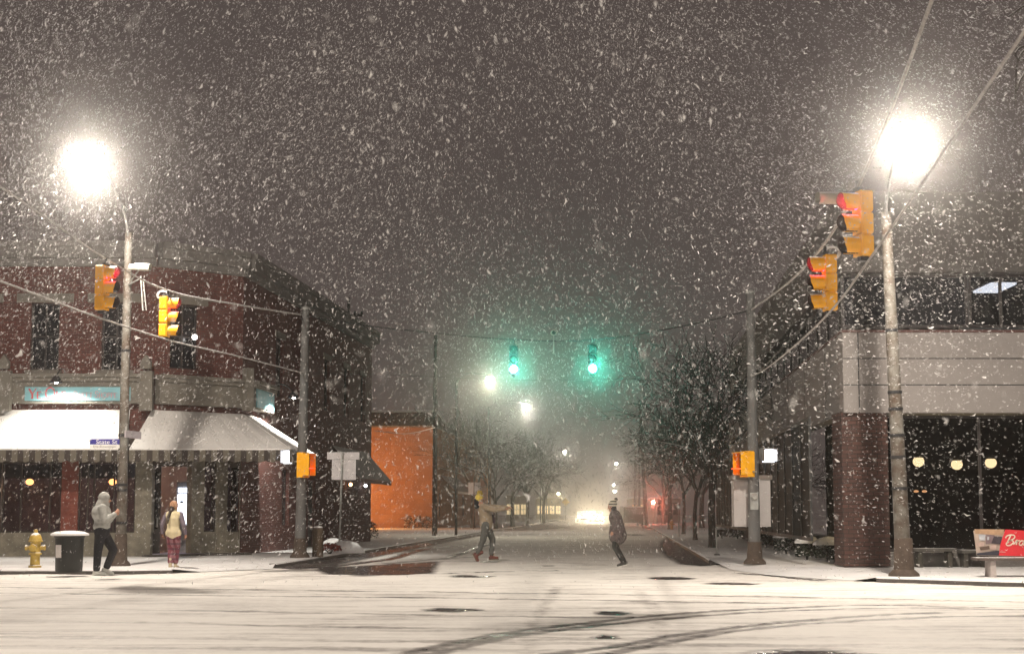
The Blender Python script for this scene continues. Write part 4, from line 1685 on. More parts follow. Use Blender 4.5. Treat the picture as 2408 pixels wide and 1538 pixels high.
YL = PL0.y
r, d, s = ped("yellow pedestrian signal with red glow at the shop corner", at(713, 1094, YL - .22), (.93, -.38), None, .40, .70)
m = MB(); c = at(713, 1101, YL - .22); m.box(c + d * .2, (.22, .3, .02), M=Matrix((d, s, Vector((0, 0, 1)))).transposed()); m.build("red_glow", emit_mat("hand_red", (1, .06, .02), 3.0), r)  # glowing slat stands for the red signal light caught in the hood
m = MB(); m.ball(at(724, 1098, YL - .45), .03); m.build("glint", emit_mat("hand_amber", (1, .3, .03), 9.0), r)  # glowing bead added as an amber glint
r, d, s = ped("white-lit pedestrian signal at the end of the shop awning", at(680, 1075, YL - .1), (-.28, -.96), M_WHITE_E, .30, .42, M_GALV)
lamp("led_light", at(680, 1075, YL - .1) + d * .35, 110, (.85, .88, 1), r, .08, 'SPOT', at(680, 1075, YL - .1) + d * 10, R(40), 1.0)
YR = PR0.y
r, d, s = ped("yellow pedestrian signal with red edge above the control cabinet", at(1757, 1092, YR - .22), (-.93, -.38), None, .40, .63)
m = MB(); c = at(1752, 1102, YR - .22); m.box(c + d * .2, (.22, .3, .02), M=Matrix((d, s, Vector((0, 0, 1)))).transposed()); m.build("red_glow", emit_mat("hand_red2", (1, .10, .03), 3.0), r)  # glowing slat again, for red-orange reflections inside the hood
r, d, s = ped("white-lit pedestrian signal right of the control cabinet pole", at(1803, 1072, YR - .12), (.2, -.98), M_WHITE_E, .36, .36, M_GALV)
lamp("led_light", at(1803, 1072, YR - .12) + d * .35, 110, (.85, .88, 1), r, .08, 'SPOT', at(1803, 1072, YR - .12) + d * 10, R(40), 1.0)

# ---- control cabinet on the right pole
r = thing("control_cabinet", "pale two-door traffic control cabinet strapped behind the right signal pole", "cabinet", at(1770, 1238, YR + .2))
M_CAB = mat("cabinet_paint", (.46, .43, .42), .6, .06, 2, .1, stain=(.36, .33, .32), stain_amt=.5, stain_scale=2)
m = MB(); m.pbox(1727, 1128, 1811, 1238, YR + .19, .45); m.build("body", M_CAB, r)
m = MB(); m.pbox(1721, 1117, 1816, 1127.5, YR + .15, .55); m.build("cap", mat("cabinet_cap", (.20, .17, .15), .7, .2, 4, .2, snow=1, snow_at=.7), r)
for x0, x1 in ((1733, 1764), (1784, 1807)):
    m = MB(); m.pbox(x0, 1133, x1, 1234, YR + .175, .012); m.build("door", M_CAB, r)
m = MB(); c = at(1774, 1167, YR - .17); m.lathe([(.085, 0), (.085, .05), (.06, .075)], c, 14, Matrix.Rotation(R(90), 3, 'X')); m.build("meter", mat("meter_glass", (.35, .34, .32), .25), r)
m = MB(); m.pbox(1765, 1158, 1783, 1198, YR - .165, .05); m.build("meter_box", M_GALV, r)

# ---- sign backs
r = thing("road_sign", "blank back of a T-shaped road sign on a thin post by the shop", "sign", gnd(797, 1300, SW))
Yp = r.location.y
m = MB(); m.pbox(769, 1063, 845, 1080, Yp, .012); m.build("top_plate", M_SIGNBACK, r)
m = MB(); m.pbox(780, 1080.6, 837, 1128, Yp + .003, .012); m.build("plate", M_SIGNBACK, r)
m = MB(); m.tube([r.location, at(806, 1064, Yp - .03)], .033, 8); m.build("post", M_GALV, r)
r = thing("road_sign", "square sign back tinted orange on a thin post by the side road", "sign", gnd(1113, 1243, SW))
Yp = r.location.y
m = MB(); m.pbox(1101, 1134, 1130, 1162, Yp, .012); m.build("plate", M_SIGNBACK, r)
m = MB(); m.tube([r.location, at(1115, 1130, Yp - .03)], .04, 8); m.build("post", mat("rust_post", (.12, .06, .04), .8), r)
lamp_w = None

# ---- utility poles
def util_pole(label, base, h, rad, arms=(), lean=0.0, width=2.4):
    r = thing("utility_pole", label, "utility pole", base, "wooden utility poles")
    base = Vector(base)
    m = MB(); m.tube([base, base + Vector((lean * .5, 0, h * .5)), base + Vector((lean, 0, h))], [rad, rad * .85, rad * .65], 10); m.build("shaft", M_WOODP, r, smooth=True)
    for z in arms:
        p = base + Vector((lean * z / h, -.1, z))
        m = MB(); m.box(p, (width, .12, .14))
        for k in (-.9, -.45, .45, .9):
            m.lathe([(.04, 0), (.06, .06), (.03, .16)], p + Vector((k * width / 2, 0, .07)), 6)
        m.build("crossarm", M_WOODP, r)
    return r


u = gnd(1022, 1259, SW)
up1 = util_pole("dark bare utility pole in front of the orange lit wall", u, at(1024, 788, u.y).z - SW, .15)
util_pole("utility pole with crossarms beyond the person in the striped hat", (at(1520, 1203, 150).x, 150, SW), 12.2, .20, (11.8, 10.6, 8.0, 6.2), -.6, 2.6)
util_pole("distant thin utility pole, left of the row behind the striped hat", (at(1492, 1203, 200).x, 200, SW), 11, .16, (10.4,), .2)
util_pole("distant thin utility pole between two taller poles down the side road", (at(1503, 1203, 175).x, 175, SW), 9.5, .15, (9.1,), .1, 1.8)
util_pole("utility pole whose top shows above the brick shop roof", (at(815, 1203, 82).x, 82, SW), at(815, 700, 82).z - SW, .12, (at(815, 742, 82).z - SW,), 0, 1.6)
for a_, lab in (((1024, 800), "faint cable from the bare utility pole towards the brick shop"),):
    p0 = at(1024, 1005, u.y); p1 = at(880, 1012, 72)
    wire("cable", lab, [p0, p0.lerp(p1, .5) - Vector((0, 0, .25)), p1], .02, M_WIRE)

# ---- further street lamps down the side road
def small_lamp(label, head, pole_dx, power, strength, lens_r=.16, color=(1.0, .93, .80), h_arm=.5):
    head = Vector(head)
    base = Vector((head.x + pole_dx, head.y + .2, SW))
    r = thing("street_lamp", label, "street lamp", base, "street lamps down the side road")
    t = Vector((base.x, base.y, head.z - .1))
    m = MB(); m.tube([base, t], [.08, .06], 8); m.build("pole", M_DARK, r, smooth=True)
    m = MB(); m.tube(spline([t - Vector((0, 0, .2)), t + Vector((-pole_dx * .3, 0, .35)), head + Vector((0, 0, .14))], 5), .03, 6); m.build("arm", M_DARK, r, smooth=True)
    m = MB(); m.lathe([(.04, .16), (.2, .10), (.24, .04), (.1, .03)], head, 10); m.build("luminaire", M_GALV, r, smooth=True)
    m = MB(); m.ball(head, (lens_r, lens_r, lens_r * .75), 10, 8); m.build("lens", emit_mat("far_lens_%d" % int(head.y), color, strength), r, smooth=True)
    lamp("lamp_light", head - Vector((0, .1, lens_r + .1)), power * .13, color, r, .1)
    return r


small_lamp("bright street lamp just left of the left green signal", at(1152, 888, 87), -1.9, 9000, 90, .2, (1.0, .93, .70))
small_lamp("smaller street lamp under the left green signal", at(1235, 952, 109), -2.6, 7000, 70, .2)
small_lamp("distant street lamp over the left trees above the road end", at(1328, 1062, 190), -3.0, 5000, 60, .22)
small_lamp("distant street lamp on the right above the striped hat", at(1449, 1090, 225), 3.0, 5000, 60, .22)
small_lamp("faint far street lamp, lowest above the striped hat", at(1446, 1155, 290), 3.2, 3000, 60, .25)
small_lamp("tiny far street lamp under the one above the striped hat", at(1443, 1140, 330), 3.2, 2500, 60, .24)
small_lamp("tiny far street lamp beside the yellow diamond sign", at(1313, 1160, 262), -2.0, 2500, 50, .22, (1, .85, .5))

# ---- far end: oncoming car, signs, red signal, parked van
def car(label, loc, rz, color, lights, kind="car", scale=1.0):
    """loc: ground point under the middle; nose along +x before rotation"""
    r = thing("van" if kind == "van" else "car", label, kind, (0, 0, 0))
    L, W_, H1, H2 = (4.6, 1.8, .85, 1.48) if kind == "car" else (4.9, 1.9, 1.0, 1.95)
    prof = [(-L / 2, .3), (-L / 2, H1 * .95), (-L * .42, H1 + .08), (-L * .33, H2 - .05), (-L * .1, H2), (L * .08, H2 - .03), (L * .22, H1 + .1), (L * .44, H1 - .08), (L / 2, H1 * .65), (L / 2, .28)]
    if kind == "van":
        prof = [(-L / 2, .35), (-L / 2, H1), (-L * .47, H2 - .1), (-L * .4, H2), (L * .12, H2), (L * .27, H1 + .12), (L * .46, H1 - .02), (L / 2, H1 * .7), (L / 2, .32)]
    m = MB()
    m.prism([(x, -W_ / 2, z) for x, z in prof], (0, W_, 0))
    body = m.build("body", mat("car_paint_%s" % kind, color, .3, .1, 2, 0, snow=1, snow_at=.75), r)
    for x in (-L * .31, L * .30):
        for sy in (-1, 1):
            m = MB(); m.lathe([(.33, -.1), (.33, .1)], (x, sy * (W_ / 2 - .06), .33), 14, Matrix.Rotation(R(90), 3, 'X')); w_ = m.build("wheel", M_BLACKIN, r)
    for k in (-1, 1):
        m = MB(); m.box((L * .15, k * .001, H2 - .30), (.02, W_ * .8, .36)) if k > 0 else m.box((-L * .37, 0, H2 - .32), (.02, W_ * .8, .34))
        m.build("windscreen" if k > 0 else "rear_window", M_DGLASS, r)
    for sy in (-1, 1):
        m = MB(); m.ball((L / 2 + .01, sy * W_ * .36, .68), (.05, .15, .09), 10, 6)
        hl = m.build("headlight", M_HEAD if lights else M_LENS, r)
        if lights:
            o = lamp("beam", (L / 2 + .15, sy * W_ * .36, .68), lights, (1, .82, .55), r, .08, 'SPOT', (L / 2 + 20, sy * W_ * .36, .55), R(70), .9)
    place(r, loc, rz)
    return r


M_HEAD = emit_mat("headlight_glass", (1, .86, .62), 900)
cy_ = 205
car("oncoming car with dazzling headlights at the end of the road", (at(1402, 1203, cy_).x, cy_, 0), R(-92), (.1, .1, .1), 1900)
car("second oncoming car behind the dazzling headlights, further left", (at(1372, 1203, cy_ + 16).x, cy_ + 16, 0), R(-91), (.15, .14, .13), 250)
car("dark parked van beyond the person in the striped hat", (at(1483, 1203, 150).x, 150, 0), R(92), (.03, .03, .032), 0, "van")
Yd = 240
r = thing("warning_sign", "small yellow diamond warning sign at the far end of the road", "sign", (at(1330, 1203, Yd).x, Yd, SW))
c = at(1330, 1180, Yd); hs = .62
m = MB(); m.prism([c + Vector((-hs, 0, 0)), c + Vector((0, 0, -hs)), c + Vector((hs, 0, 0)), c + Vector((0, 0, hs))], (0, .02, 0)); m.build("plate", mat("diamond_yellow", (.85, .62, .06), .5, .05), r)
m = MB(); m.tube([r.location, c + Vector((0, .06, hs))], .05, 6); m.build("post", M_GALV, r)
Yq = 165
r = thing("traffic_light", "distant traffic light glowing red beyond the person in the striped hat", "traffic light", (at(1536, 1203, Yq).x, Yq, SW))
c = at(1536, 1181, Yq)
m = MB(); m.box(c + Vector((0, .12, -.3)), (.36, .22, 1.05)); m.build("housing", M_DARK, r)
m = MB(); m.ball(c, (.17, .06, .17)); m.build("lens", emit_mat("far_red", (1, .18, .12), 160), r)["label"] = "lit red lens"
lamp("led_light", c - Vector((0, .3, 0)), 700, (1, .22, .14), r, .1)
m = MB(); m.tube([r.location, c + Vector((0, .12, -.8))], .06, 8); m.build("post", M_GALV, r)
# tan house at the far right and pale houses at the far left
def house(label, x0, x1, ytop, Y, depth, colr, roofc, nwin, litc=None):
    a, b = at(x0, 1203, Y), at(x1, 1203, Y)
    zt_ = at(x0, ytop, Y).z
    w = b.x - a.x
    r = thing("house", label, "house", ((a.x + b.x) / 2, Y, SW))
    Wh = Wall((a.x, Y), (b.x, Y))
    hs_ = []
    for k in range(nwin):
        u0_ = w * (k + .5) / nwin - .45
        hs_.append((u0_, u0_ + .9, 1.0, min(2.5, zt_ - .4)))
    m = MB(); Wh.cells(m, 0, w, 0, zt_, hs_, -.25, 0); m.box(((a.x + b.x) / 2, Y + depth, zt_ / 2), (w, .2, zt_)); m.box((a.x + .1, Y + depth / 2 + .1, zt_ / 2), (.2, depth - .5, zt_)); m.box((b.x - .1, Y + depth / 2 + .1, zt_ / 2), (.2, depth - .5, zt_))
    m.build("wall", mat("house_%d" % int(x0), colr, .85, .2, 1, .2), r)
    m = MB(); rz_ = zt_ + w * .28
    m.prism([(a.x - .3, Y - .3, zt_ + .003), (b.x + .3, Y - .3, zt_ + .003), ((a.x + b.x) / 2, Y - .3, rz_)], (0, depth + .6, 0)); m.build("roof", M_SNOW, r)
    for h in hs_:
        window_part(Wh, h, r, litc or M_DGLASS)
    return r


house("tan house at the far right of the side road", 1487, 1513, 1172, 235, 10, (.32, .25, .16), None, 2, emit_mat("warm_window", (1, .7, .35), 1.2))
house("pale house behind the left trees by the diamond sign", 1190, 1240, 1165, 215, 10, (.30, .25, .2), None, 3, emit_mat("warm_window2", (1, .75, .4), .8))
house("pale gabled house at the left end of the road", 1262, 1320, 1172, 270, 12, (.38, .32, .24), None, 4, emit_mat("warm_window3", (1, .75, .4), 1.2))
house("dim house behind the right hand saplings", 1545, 1600, 1172, 190, 12, (.25, .2, .17), None, 3)


# ================================================================ STREET FURNITURE
def hydrant(label, base, h, colr):
    r = thing("fire_hydrant", label, "fire hydrant", base)
    b = Vector(base); k = h / .9
    mt = mat("hydrant_%d" % int(b.y), colr, .55, .2, 8, .2, snow=1, snow_at=.62, stain=scale_c(colr, .45), stain_amt=.6, stain_scale=5)
    m = MB(); m.lathe([(.15 * k, 0), (.15 * k, .05 * k), (.115 * k, .06 * k), (.11 * k, .30 * k), (.155 * k, .31 * k), (.155 * k, .35 * k), (.12 * k, .36 * k), (.12 * k, .60 * k), (.17 * k, .61 * k), (.17 * k, .645 * k)], b, 16)
    m.build("barrel", mt, r, smooth=True)
    m = MB(); m.lathe([(.15 * k, .646 * k), (.145 * k, .70 * k), (.11 * k, .78 * k), (.05 * k, .82 * k), (.045 * k, .90 * k), (.01, .905 * k)], b, 16)
    m.build("bonnet", mt, r, smooth=True)
    for a in (0, 180, 270):
        d = Vector((math.cos(R(a)), math.sin(R(a)), 0))
        p = b + Vector((0, 0, .47 * k))
        rr = .075 * k if a == 270 else .055 * k
        m = MB(); m.tube([p + d * .10 * k, p + d * .2 * k], rr, 10); m.tube([p + d * .2 * k, p + d * .235 * k], rr * 1.25, 6)
        m.build("outlet", mt, r)
    return r


hydrant("yellow fire hydrant with a snow cap by the bin", gnd(82, 1334, SW), .90, (.50, .34, .07))
hydrant("small orange hydrant on the right pavement down the side road", gnd(1580, 1245, SW), .78, (.55, .26, .05))

b = gnd(152, 1346, SW) + Vector((0, .32, 0))
r = thing("litter_bin", "black litter bin with a wide snow-covered lid and a white notice", "bin", b)
m = MB(); m.lathe([(.27, 0), (.29, .03), (.30, .4), (.31, .74), (.33, .76), (.33, .79)], b, 24); m.build("body", mat("bin_black", (.012, .013, .013), .5, .3, 6, .2), r, smooth=True)
m = MB(); m.lathe([(.06, .79), (.40, .80), (.415, .815), (.41, .84), (.30, .885), (.10, .905), (.01, .907)], b, 24); m.build("lid", M_SNOW, r, smooth=True)
m = MB()
pts = [R(222 + 4 * k) for k in range(9)]
for z0_, z1_ in ((.32, .60),):
    for t0, t1 in zip(pts[:-1], pts[1:]):
        q = lambda t, rr, z: b + Vector((rr * math.cos(t), rr * math.sin(t), z))
        m.add([q(t0, .318, z0_), q(t1, .318, z0_), q(t1, .325, z1_), q(t0, .325, z1_)], [(0, 1, 2, 3)])
m.build("notice", mat("notice_paper", (.62, .58, .57), .7, .12, 12, 0), r)

b = gnd(747, 1309, SW)
r = thing("bollard", "short brown wooden bollard beside the left signal pole", "bollard", b)
m = MB(); m.lathe([(.165, 0), (.165, .82), (.15, .85), (.01, .86)], b, 14); m.build("post", mat("brown_wood", (.085, .06, .04), .9, .35, 7, .4), r, smooth=True)
m = MB(); m.lathe([(.14, .855), (.12, .89), (.03, .905), (.001, .906)], b, 14); m.build("snow_cap", M_SNOW, r, smooth=True)


def lump(m, c, rx, ry, rz, seed, n=22, k=10):
    """uneven rounded heap"""
    q = random.Random(seed)
    ph = [q.uniform(0, 6.28) for _ in range(6)]
    c = Vector(c)
    o = len(m.v)
    for i in range(k + 1):
        t = PI / 2 * i / k
        for j in range(n):
            a = 2 * PI * j / n
            w = 1 + .16 * math.sin(2 * a + ph[0]) + .10 * math.sin(3 * a + ph[1]) * math.cos(t) + .06 * math.sin(7 * a + 4 * t + ph[2])
            m.v.append((c.x + rx * math.cos(t) * math.cos(a) * w, c.y + ry * math.cos(t) * math.sin(a) * w, c.z + rz * math.sin(t) * (1 + .1 * math.sin(3 * a + ph[3]) * math.cos(t))))
    for i in range(k):
        for j in range(n):
            a = o + i * n + j; b_ = o + i * n + (j + 1) % n
            m.f.append((a, b_, b_ + n, a + n))
    return m


p = gnd(786, 1294, SW)
m = MB(); lump(m, p, .42, .4, .42, 3); tag(m.build("snow_mound", M_SNOW, origin=p, smooth=True), "small snow mound behind the T-shaped sign post", "snow mound", "snow mounds at the shop kerb")
p = gnd(815, 1300, SW)
m = MB(); lump(m, p, .50, .45, .40, 8); tag(m.build("snow_mound", M_SNOW, origin=p, smooth=True), "wide snow mound right of the T-shaped sign post on the kerb", "snow mound", "snow mounds at the shop kerb")


def leafy(m, c, rx, ry, rz, n, size, seed, zmin=.1):
    q = random.Random(seed)
    c = Vector(c)
    for _ in range(n):
        a, t = q.uniform(0, 2 * PI), q.uniform(0, PI / 2)
        s = q.uniform(.72, 1.04)
        p = c + Vector((rx * math.cos(a) * math.cos(t * .9) * s, ry * math.sin(a) * math.cos(t * .9) * s, zmin + rz * math.sin(t) * s))
        u = Vector((q.gauss(0, 1), q.gauss(0, 1), q.gauss(0, .6))).normalized()
        v = u.cross(Vector((q.gauss(0, 1), q.gauss(0, 1), q.gauss(0, 1)))).normalized()
        e = size * q.uniform(.6, 1.3)
        m.add([p - u * e - v * e * .5, p + u * e * .2 - v * e * .6, p + u * e, p + v * e * .6], [(0, 1, 2, 3)])
    return m


def shrub(label, c, rx, ry, rz, seed, leaf_m, snow=True, group=None, n=700, size=.05, name="shrub", stems=3):
    r = thing(name, label, "shrub", c, group)
    m = MB(); leafy(m, c, rx, ry, rz, n, size, seed); m.build("leaves", leaf_m, r)
    m = MB()
    q = random.Random(seed + 1)
    for _ in range(stems):
        m.tube([Vector(c), Vector(c) + Vector((q.uniform(-.5, .5) * rx, q.uniform(-.5, .5) * ry, rz * .8))], [.03, .012], 5)
    m.build("stem", M_BARK, r)
    if snow:
        m = MB(); lump(m, Vector(c) + Vector((0, 0, .08 + rz * .78)), rx * 1.0, ry * 1.0, rz * .50, seed + 2, 20, 6); m.build("snow_cap", M_SNOW, r, smooth=True)
    return r


shrub("low red-leaved shrub under snow at the shop kerb", gnd(776, 1302, SW), .38, .3, .22, 5, mat("red_leaf", (.20, .035, .025), .8, .4, 8, .2), False, None, 260, .05)
HG = "snow-topped shrubs along the office block"
M_HEDGE_ = M_HEDGE
for (x0, x1, y0, y1, lab) in ((1690, 1718, 1243, 1262, "farthest small snow-topped shrub left of the control cabinet"), (1722, 1760, 1240, 1263, "snow-topped shrub partly behind the control cabinet"),
                              (1786, 1832, 1250, 1281, "rounded snow-topped shrub just right of the control cabinet pole"), (1832, 1884, 1261, 1296, "middle snow-topped shrub between cabinet and brick pillar"),
                              (1884, 1935, 1274, 1309, "large snow-topped shrub, second from the brick pillar"), (1932, 1986, 1278, 1313, "large snow-topped shrub touching the brick pillar")):
    g_ = gnd((x0 + x1) / 2, y1, SW)
    hw = (x1 - x0) / 2 / F * g_.y
    hh = (y1 - y0) / F * g_.y
    shrub(lab, g_ * .94 + Vector((-.12, hw * .2, SW * .06)), hw, hw * .8, hh * 1.08, int(x0), M_HEDGE_, True, HG, 900, .05)
g_ = gnd(872, 1271, SW)
shrub("small dark shrub at the far corner of the brick shop", g_ + Vector((-.1, .3, 0)), .45, .4, .75, 71, M_HEDGE_, False, None, 500, .05)
for k, (x, lab) in enumerate(((962, "low bare shrub at the foot of the orange wall, left one"), (984, "middle bare shrub at the foot of the orange wall"), (1005, "low bare shrub at the foot of the orange wall, right one"))):
    c = Vector((at(x, 1203, 125.6).x, 125.6, 0.0))
    shrub(lab, c, .45, .35, .95, 90 + k, M_TWIG, False, "bare shrubs by the orange wall", 260, .07)

# ---- bus bench with its advertisement
b0_, b1_ = gnd(2318, 1356, SW), gnd(2500, 1362, SW)
Yb = b0_.y
r = thing("bus_bench", "bus bench with red script advertisement and snowy seat at the right kerb", "bench", b0_)
a, b = at(2298, 1311, Yb - .2), at(2530, 1316, Yb - .3)
m = MB()
m.box(((a.x + b.x) / 2, Yb + .02, a.z - .03), (b.x - a.x, .44, .055)); m.build("seat", mat("bench_plank", (.10, .08, .07), .8, .3, 6, .3, snow=1, snow_at=.6), r)
for px in (2326, 2500):
    m = MB(); x = at(px, 1203, Yb).x
    for dy in (-.02,):
        m.prism([(x - .05, Yb - .18, SW), (x - .05, Yb + .24, SW), (x - .05, Yb + .20, a.z - .06), (x - .05, Yb - .15, a.z - .06)], (.11, 0, 0))
    m.build("leg", mat("bench_concrete", (.42, .37, .35), .85, .2, 5, .3), r)
Yk = Yb + .27
m = MB(); m.prism([at(2290, 1247, Yk), at(2540, 1255, Yk), at(2540, 1311, Yk), at(2298, 1306, Yk)], (0, .04, 0)); bk = m.build("backrest", mat("ad_board", (.40, .32, .27), .55, .15, 4, .05), r)


def plate(name, pts, matl, parent, Y, th=.004):
    m = MB(); m.prism([at(x, y, Y) for x, y in pts], (0, th, 0)); return m.build(name, matl, parent)


bx = lambda u, v: ((3380 + u * .17553) / 1.5503, (1880 + v * .17553) / 1.5503)
pm = {k: mat("print_" + k, c, .5, .2, 14, 0) for k, c in {"tan": (.40, .26, .16), "grey": (.42, .43, .46), "dark": (.05, .04, .05), "mauve": (.18, .13, .14), "brown": (.10, .065, .05), "pink": (.45, .33, .29), "navy": (.03, .03, .045)}.items()}
e = .0045
for nm, pts, k, lay in (
        ("print_panel", [(985, 275), (1610, 280), (1570, 400), (1000, 370)], "tan", 1), ("print_panel", [(1070, 380), (1210, 390), (1205, 510), (1090, 510)], "grey", 2),
        ("print_panel", [(1215, 380), (1400, 400), (1400, 560), (1215, 590)], "mauve", 2), ("print_panel", [(1390, 420), (1560, 430), (1520, 590), (1330, 570)], "dark", 3),
        ("print_panel", [(1250, 430), (1290, 430), (1285, 500), (1250, 500)], "grey", 3), ("print_panel", [(1090, 650), (1290, 620), (1300, 690), (1110, 715)], "brown", 2),
        ("print_panel", [(1020, 560), (1180, 540), (1180, 620), (1030, 640)], "pink", 2), ("print_panel", [(1330, 590), (1440, 600), (1430, 700), (1310, 700)], "pink", 4),
        ("print_panel", [(1030, 775), (1440, 720), (1500, 720), (1490, 820), (1040, 815)], "navy", 5)):
    plate(nm, [bx(u, v) for u, v in pts], pm[k], bk, Yk - e * lay)
M_ADR = mat("ad_red", (.62, .028, .04), .5, .08, 5, .03)
plate("red_panel", [bx(1625, 280), (2539, 1255.5), (2539, 1310.5), bx(1490, 822), bx(1520, 600)], M_ADR, bk, Yk - e * 6)
m = MB()
SCR = [[(1630, 460), (1650, 420), (1720, 395), (1800, 400), (1820, 440), (1770, 490), (1690, 510)], [(1735, 405), (1700, 480), (1660, 560)],
       [(1690, 510), (1770, 510), (1790, 550), (1740, 600), (1680, 615), (1645, 595), (1650, 565), (1700, 545)],
       [(1790, 590), (1840, 540), (1850, 505), (1880, 510), (1860, 560), (1850, 600)], [(1860, 545), (1900, 510), (1925, 515)],
       [(2005, 520), (1960, 515), (1915, 560), (1925, 605), (1965, 600), (2005, 540), (2020, 515)], [(2015, 520), (2000, 580), (2015, 605), (2050, 590)]]
for st in SCR:
    P2 = [(v.x, v.y) for v in spline([(a_, b_, 0) for a_, b_ in st], 6)]
    stroke(m, P2, 27, lambda a_, b_, h: at(*bx(a_, b_), Yk - e * 7 - h * .4))
m.build("script_lettering", mat("ad_cream", (.80, .68, .55), .5, .05), bk)
m = MB()
for u, v, w_ in ((1500, 745, 130),):
    stroke(m, [(u, v), (u + w_, v + 5)], 16, lambda a_, b_, h: at(*bx(a_, b_), Yk - e * 7 - h * .4))
m.build("underline", mat("ad_pink", (.70, .30, .28), .5, .05), bk)
# low stone seats behind it
for (x0, x1, y0, y1, yb, lab) in ((2150, 2250, 1289, 1296, 1334, "low snow-covered stone bench between the rusty pole and bus bench"), (2262, 2330, 1293, 1300, 1334, "low snow-covered stone bench half behind the bus bench")):
    yy = Yg(yb)
    p0, p1 = at(x0, y0, yy), at(x1, y1, yy)
    r = thing("stone_bench", lab, "bench", ((p0.x + p1.x) / 2, yy, SW), "stone benches by the office glass")
    m = MB(); m.box(((p0.x + p1.x) / 2, yy + .2, (p0.z + p1.z) / 2), (p1.x - p0.x, .42, .07)); m.build("seat", mat("dim_stone", (.09, .085, .075), .85, .3, 4, .4, snow=.8, snow_at=.8), r)
    for k in (.15, .85):
        x = p0.x + (p1.x - p0.x) * k
        m = MB(); m.box((x, yy + .2, (SW + p1.z - .01) / 2), (.1, .34, p1.z - .01 - SW)); m.build("leg", mat("dim_leg", (.06, .055, .045), .85, .3, 4, .4), r)
# thin posts down the right pavement
for px, y0, y1, nm, lab, cat in ((1686, 1240, 1305, "marker_stake", "thin pale marker stake beside the dark tree trunk", "stake"), (1597, 1196, 1262, "parking_meter", "thin parking meter post on the right pavement", "parking meter")):
    g_ = gnd(px, y1, SW)
    t_ = at(px - 2, y0, g_.y)
    r = thing(nm, lab, cat, g_)
    m = MB(); m.tube([g_, t_], .028, 8); m.build("post", M_GALV, r)
    m = MB()
    if nm == "parking_meter":
        m.ball(t_ + Vector((0, 0, .08)), (.09, .07, .16)); m.build("head", M_GALV, r, smooth=True)
    else:
        m.lathe([(.10, 0), (.09, .03), (.03, .05)], g_, 10); m.build("foot", M_DARK, r)


# ================================================================ TREES
def grow(q, m, tw, p, d, L, rad, depth, maxd, spread, droop):
    n = 3
    pts = [Vector(p)]
    rads = [rad]
    dd = Vector(d)
    for i in range(n):
        dd = (dd + Vector((q.gauss(0, .13), q.gauss(0, .13), q.gauss(0, .08) + droop))).normalized()
        pts.append(pts[-1] + dd * (L / n))
        rads.append(rad * (1 - .42 * (i + 1) / n))
    if depth >= 3:
        tw.tube(pts, [max(.011, r_) for r_ in rads], 3, cap=False)
    else:
        m.tube(pts, rads, 6 if depth < 2 else 4, cap=False)
    if depth >= maxd:
        return
    k = q.choice((3, 4, 4)) if depth < 2 else q.choice((3, 4, 4))
    for i in range(k):
        t = q.uniform(.35, 1.0) if i else 1.0
        j = min(n - 1, int(t * n))
        bp = pts[j].lerp(pts[j + 1], t * n - j) if t < 1 else pts[-1]
        ax = dd.cross(Vector((q.gauss(0, 1), q.gauss(0, 1), q.gauss(0, 1)))).normalized()
        nd = Matrix.Rotation(q.uniform(.35, 1.0) * spread, 3, ax) @ dd
        grow(q, m, tw, bp, nd, L * q.uniform(.58, .82), rad * q.uniform(.42, .58), depth + 1, maxd, spread, droop)


def make_tree(seed, h, r0, maxd=5, spread=.85, droop=.02, fork=.3, dmax=None):
    q = random.Random(seed)
    root = thing("bare_tree", None, "tree", (0, 0, 0))
    m, cr = MB(), MB()
    th = h * fork
    tp = [Vector((0, 0, -.05)), Vector((q.uniform(-.05, .05), 0, th * .5)), Vector((q.uniform(-.1, .1), q.uniform(-.1, .1), th))]
    m.tube([tp[0], Vector((0, 0, .12)), tp[1], tp[2]], [r0 * 1.5, r0 * 1.1, r0 * .92, r0 * .85], 10)
    limbs = MB()
    for k in range(q.choice((4, 5))):
        a = 2 * PI * k / 4.5 + q.uniform(-.4, .4)
        d = Vector((math.cos(a) * .62, math.sin(a) * .62, 1.0)).normalized() if k else Vector((.05, .05, 1))
        grow(q, limbs, cr, tp[2] - Vector((0, 0, .1 + .25 * k * .3)), d, h * .27, r0 * .6, 1, maxd, spread, droop)
    m.build("trunk", M_BARK, root, smooth=True)
    o = len(cr.v)
    cr.add(limbs.v, limbs.f)
    cr.build("crown", M_TWIG, root)
    return root


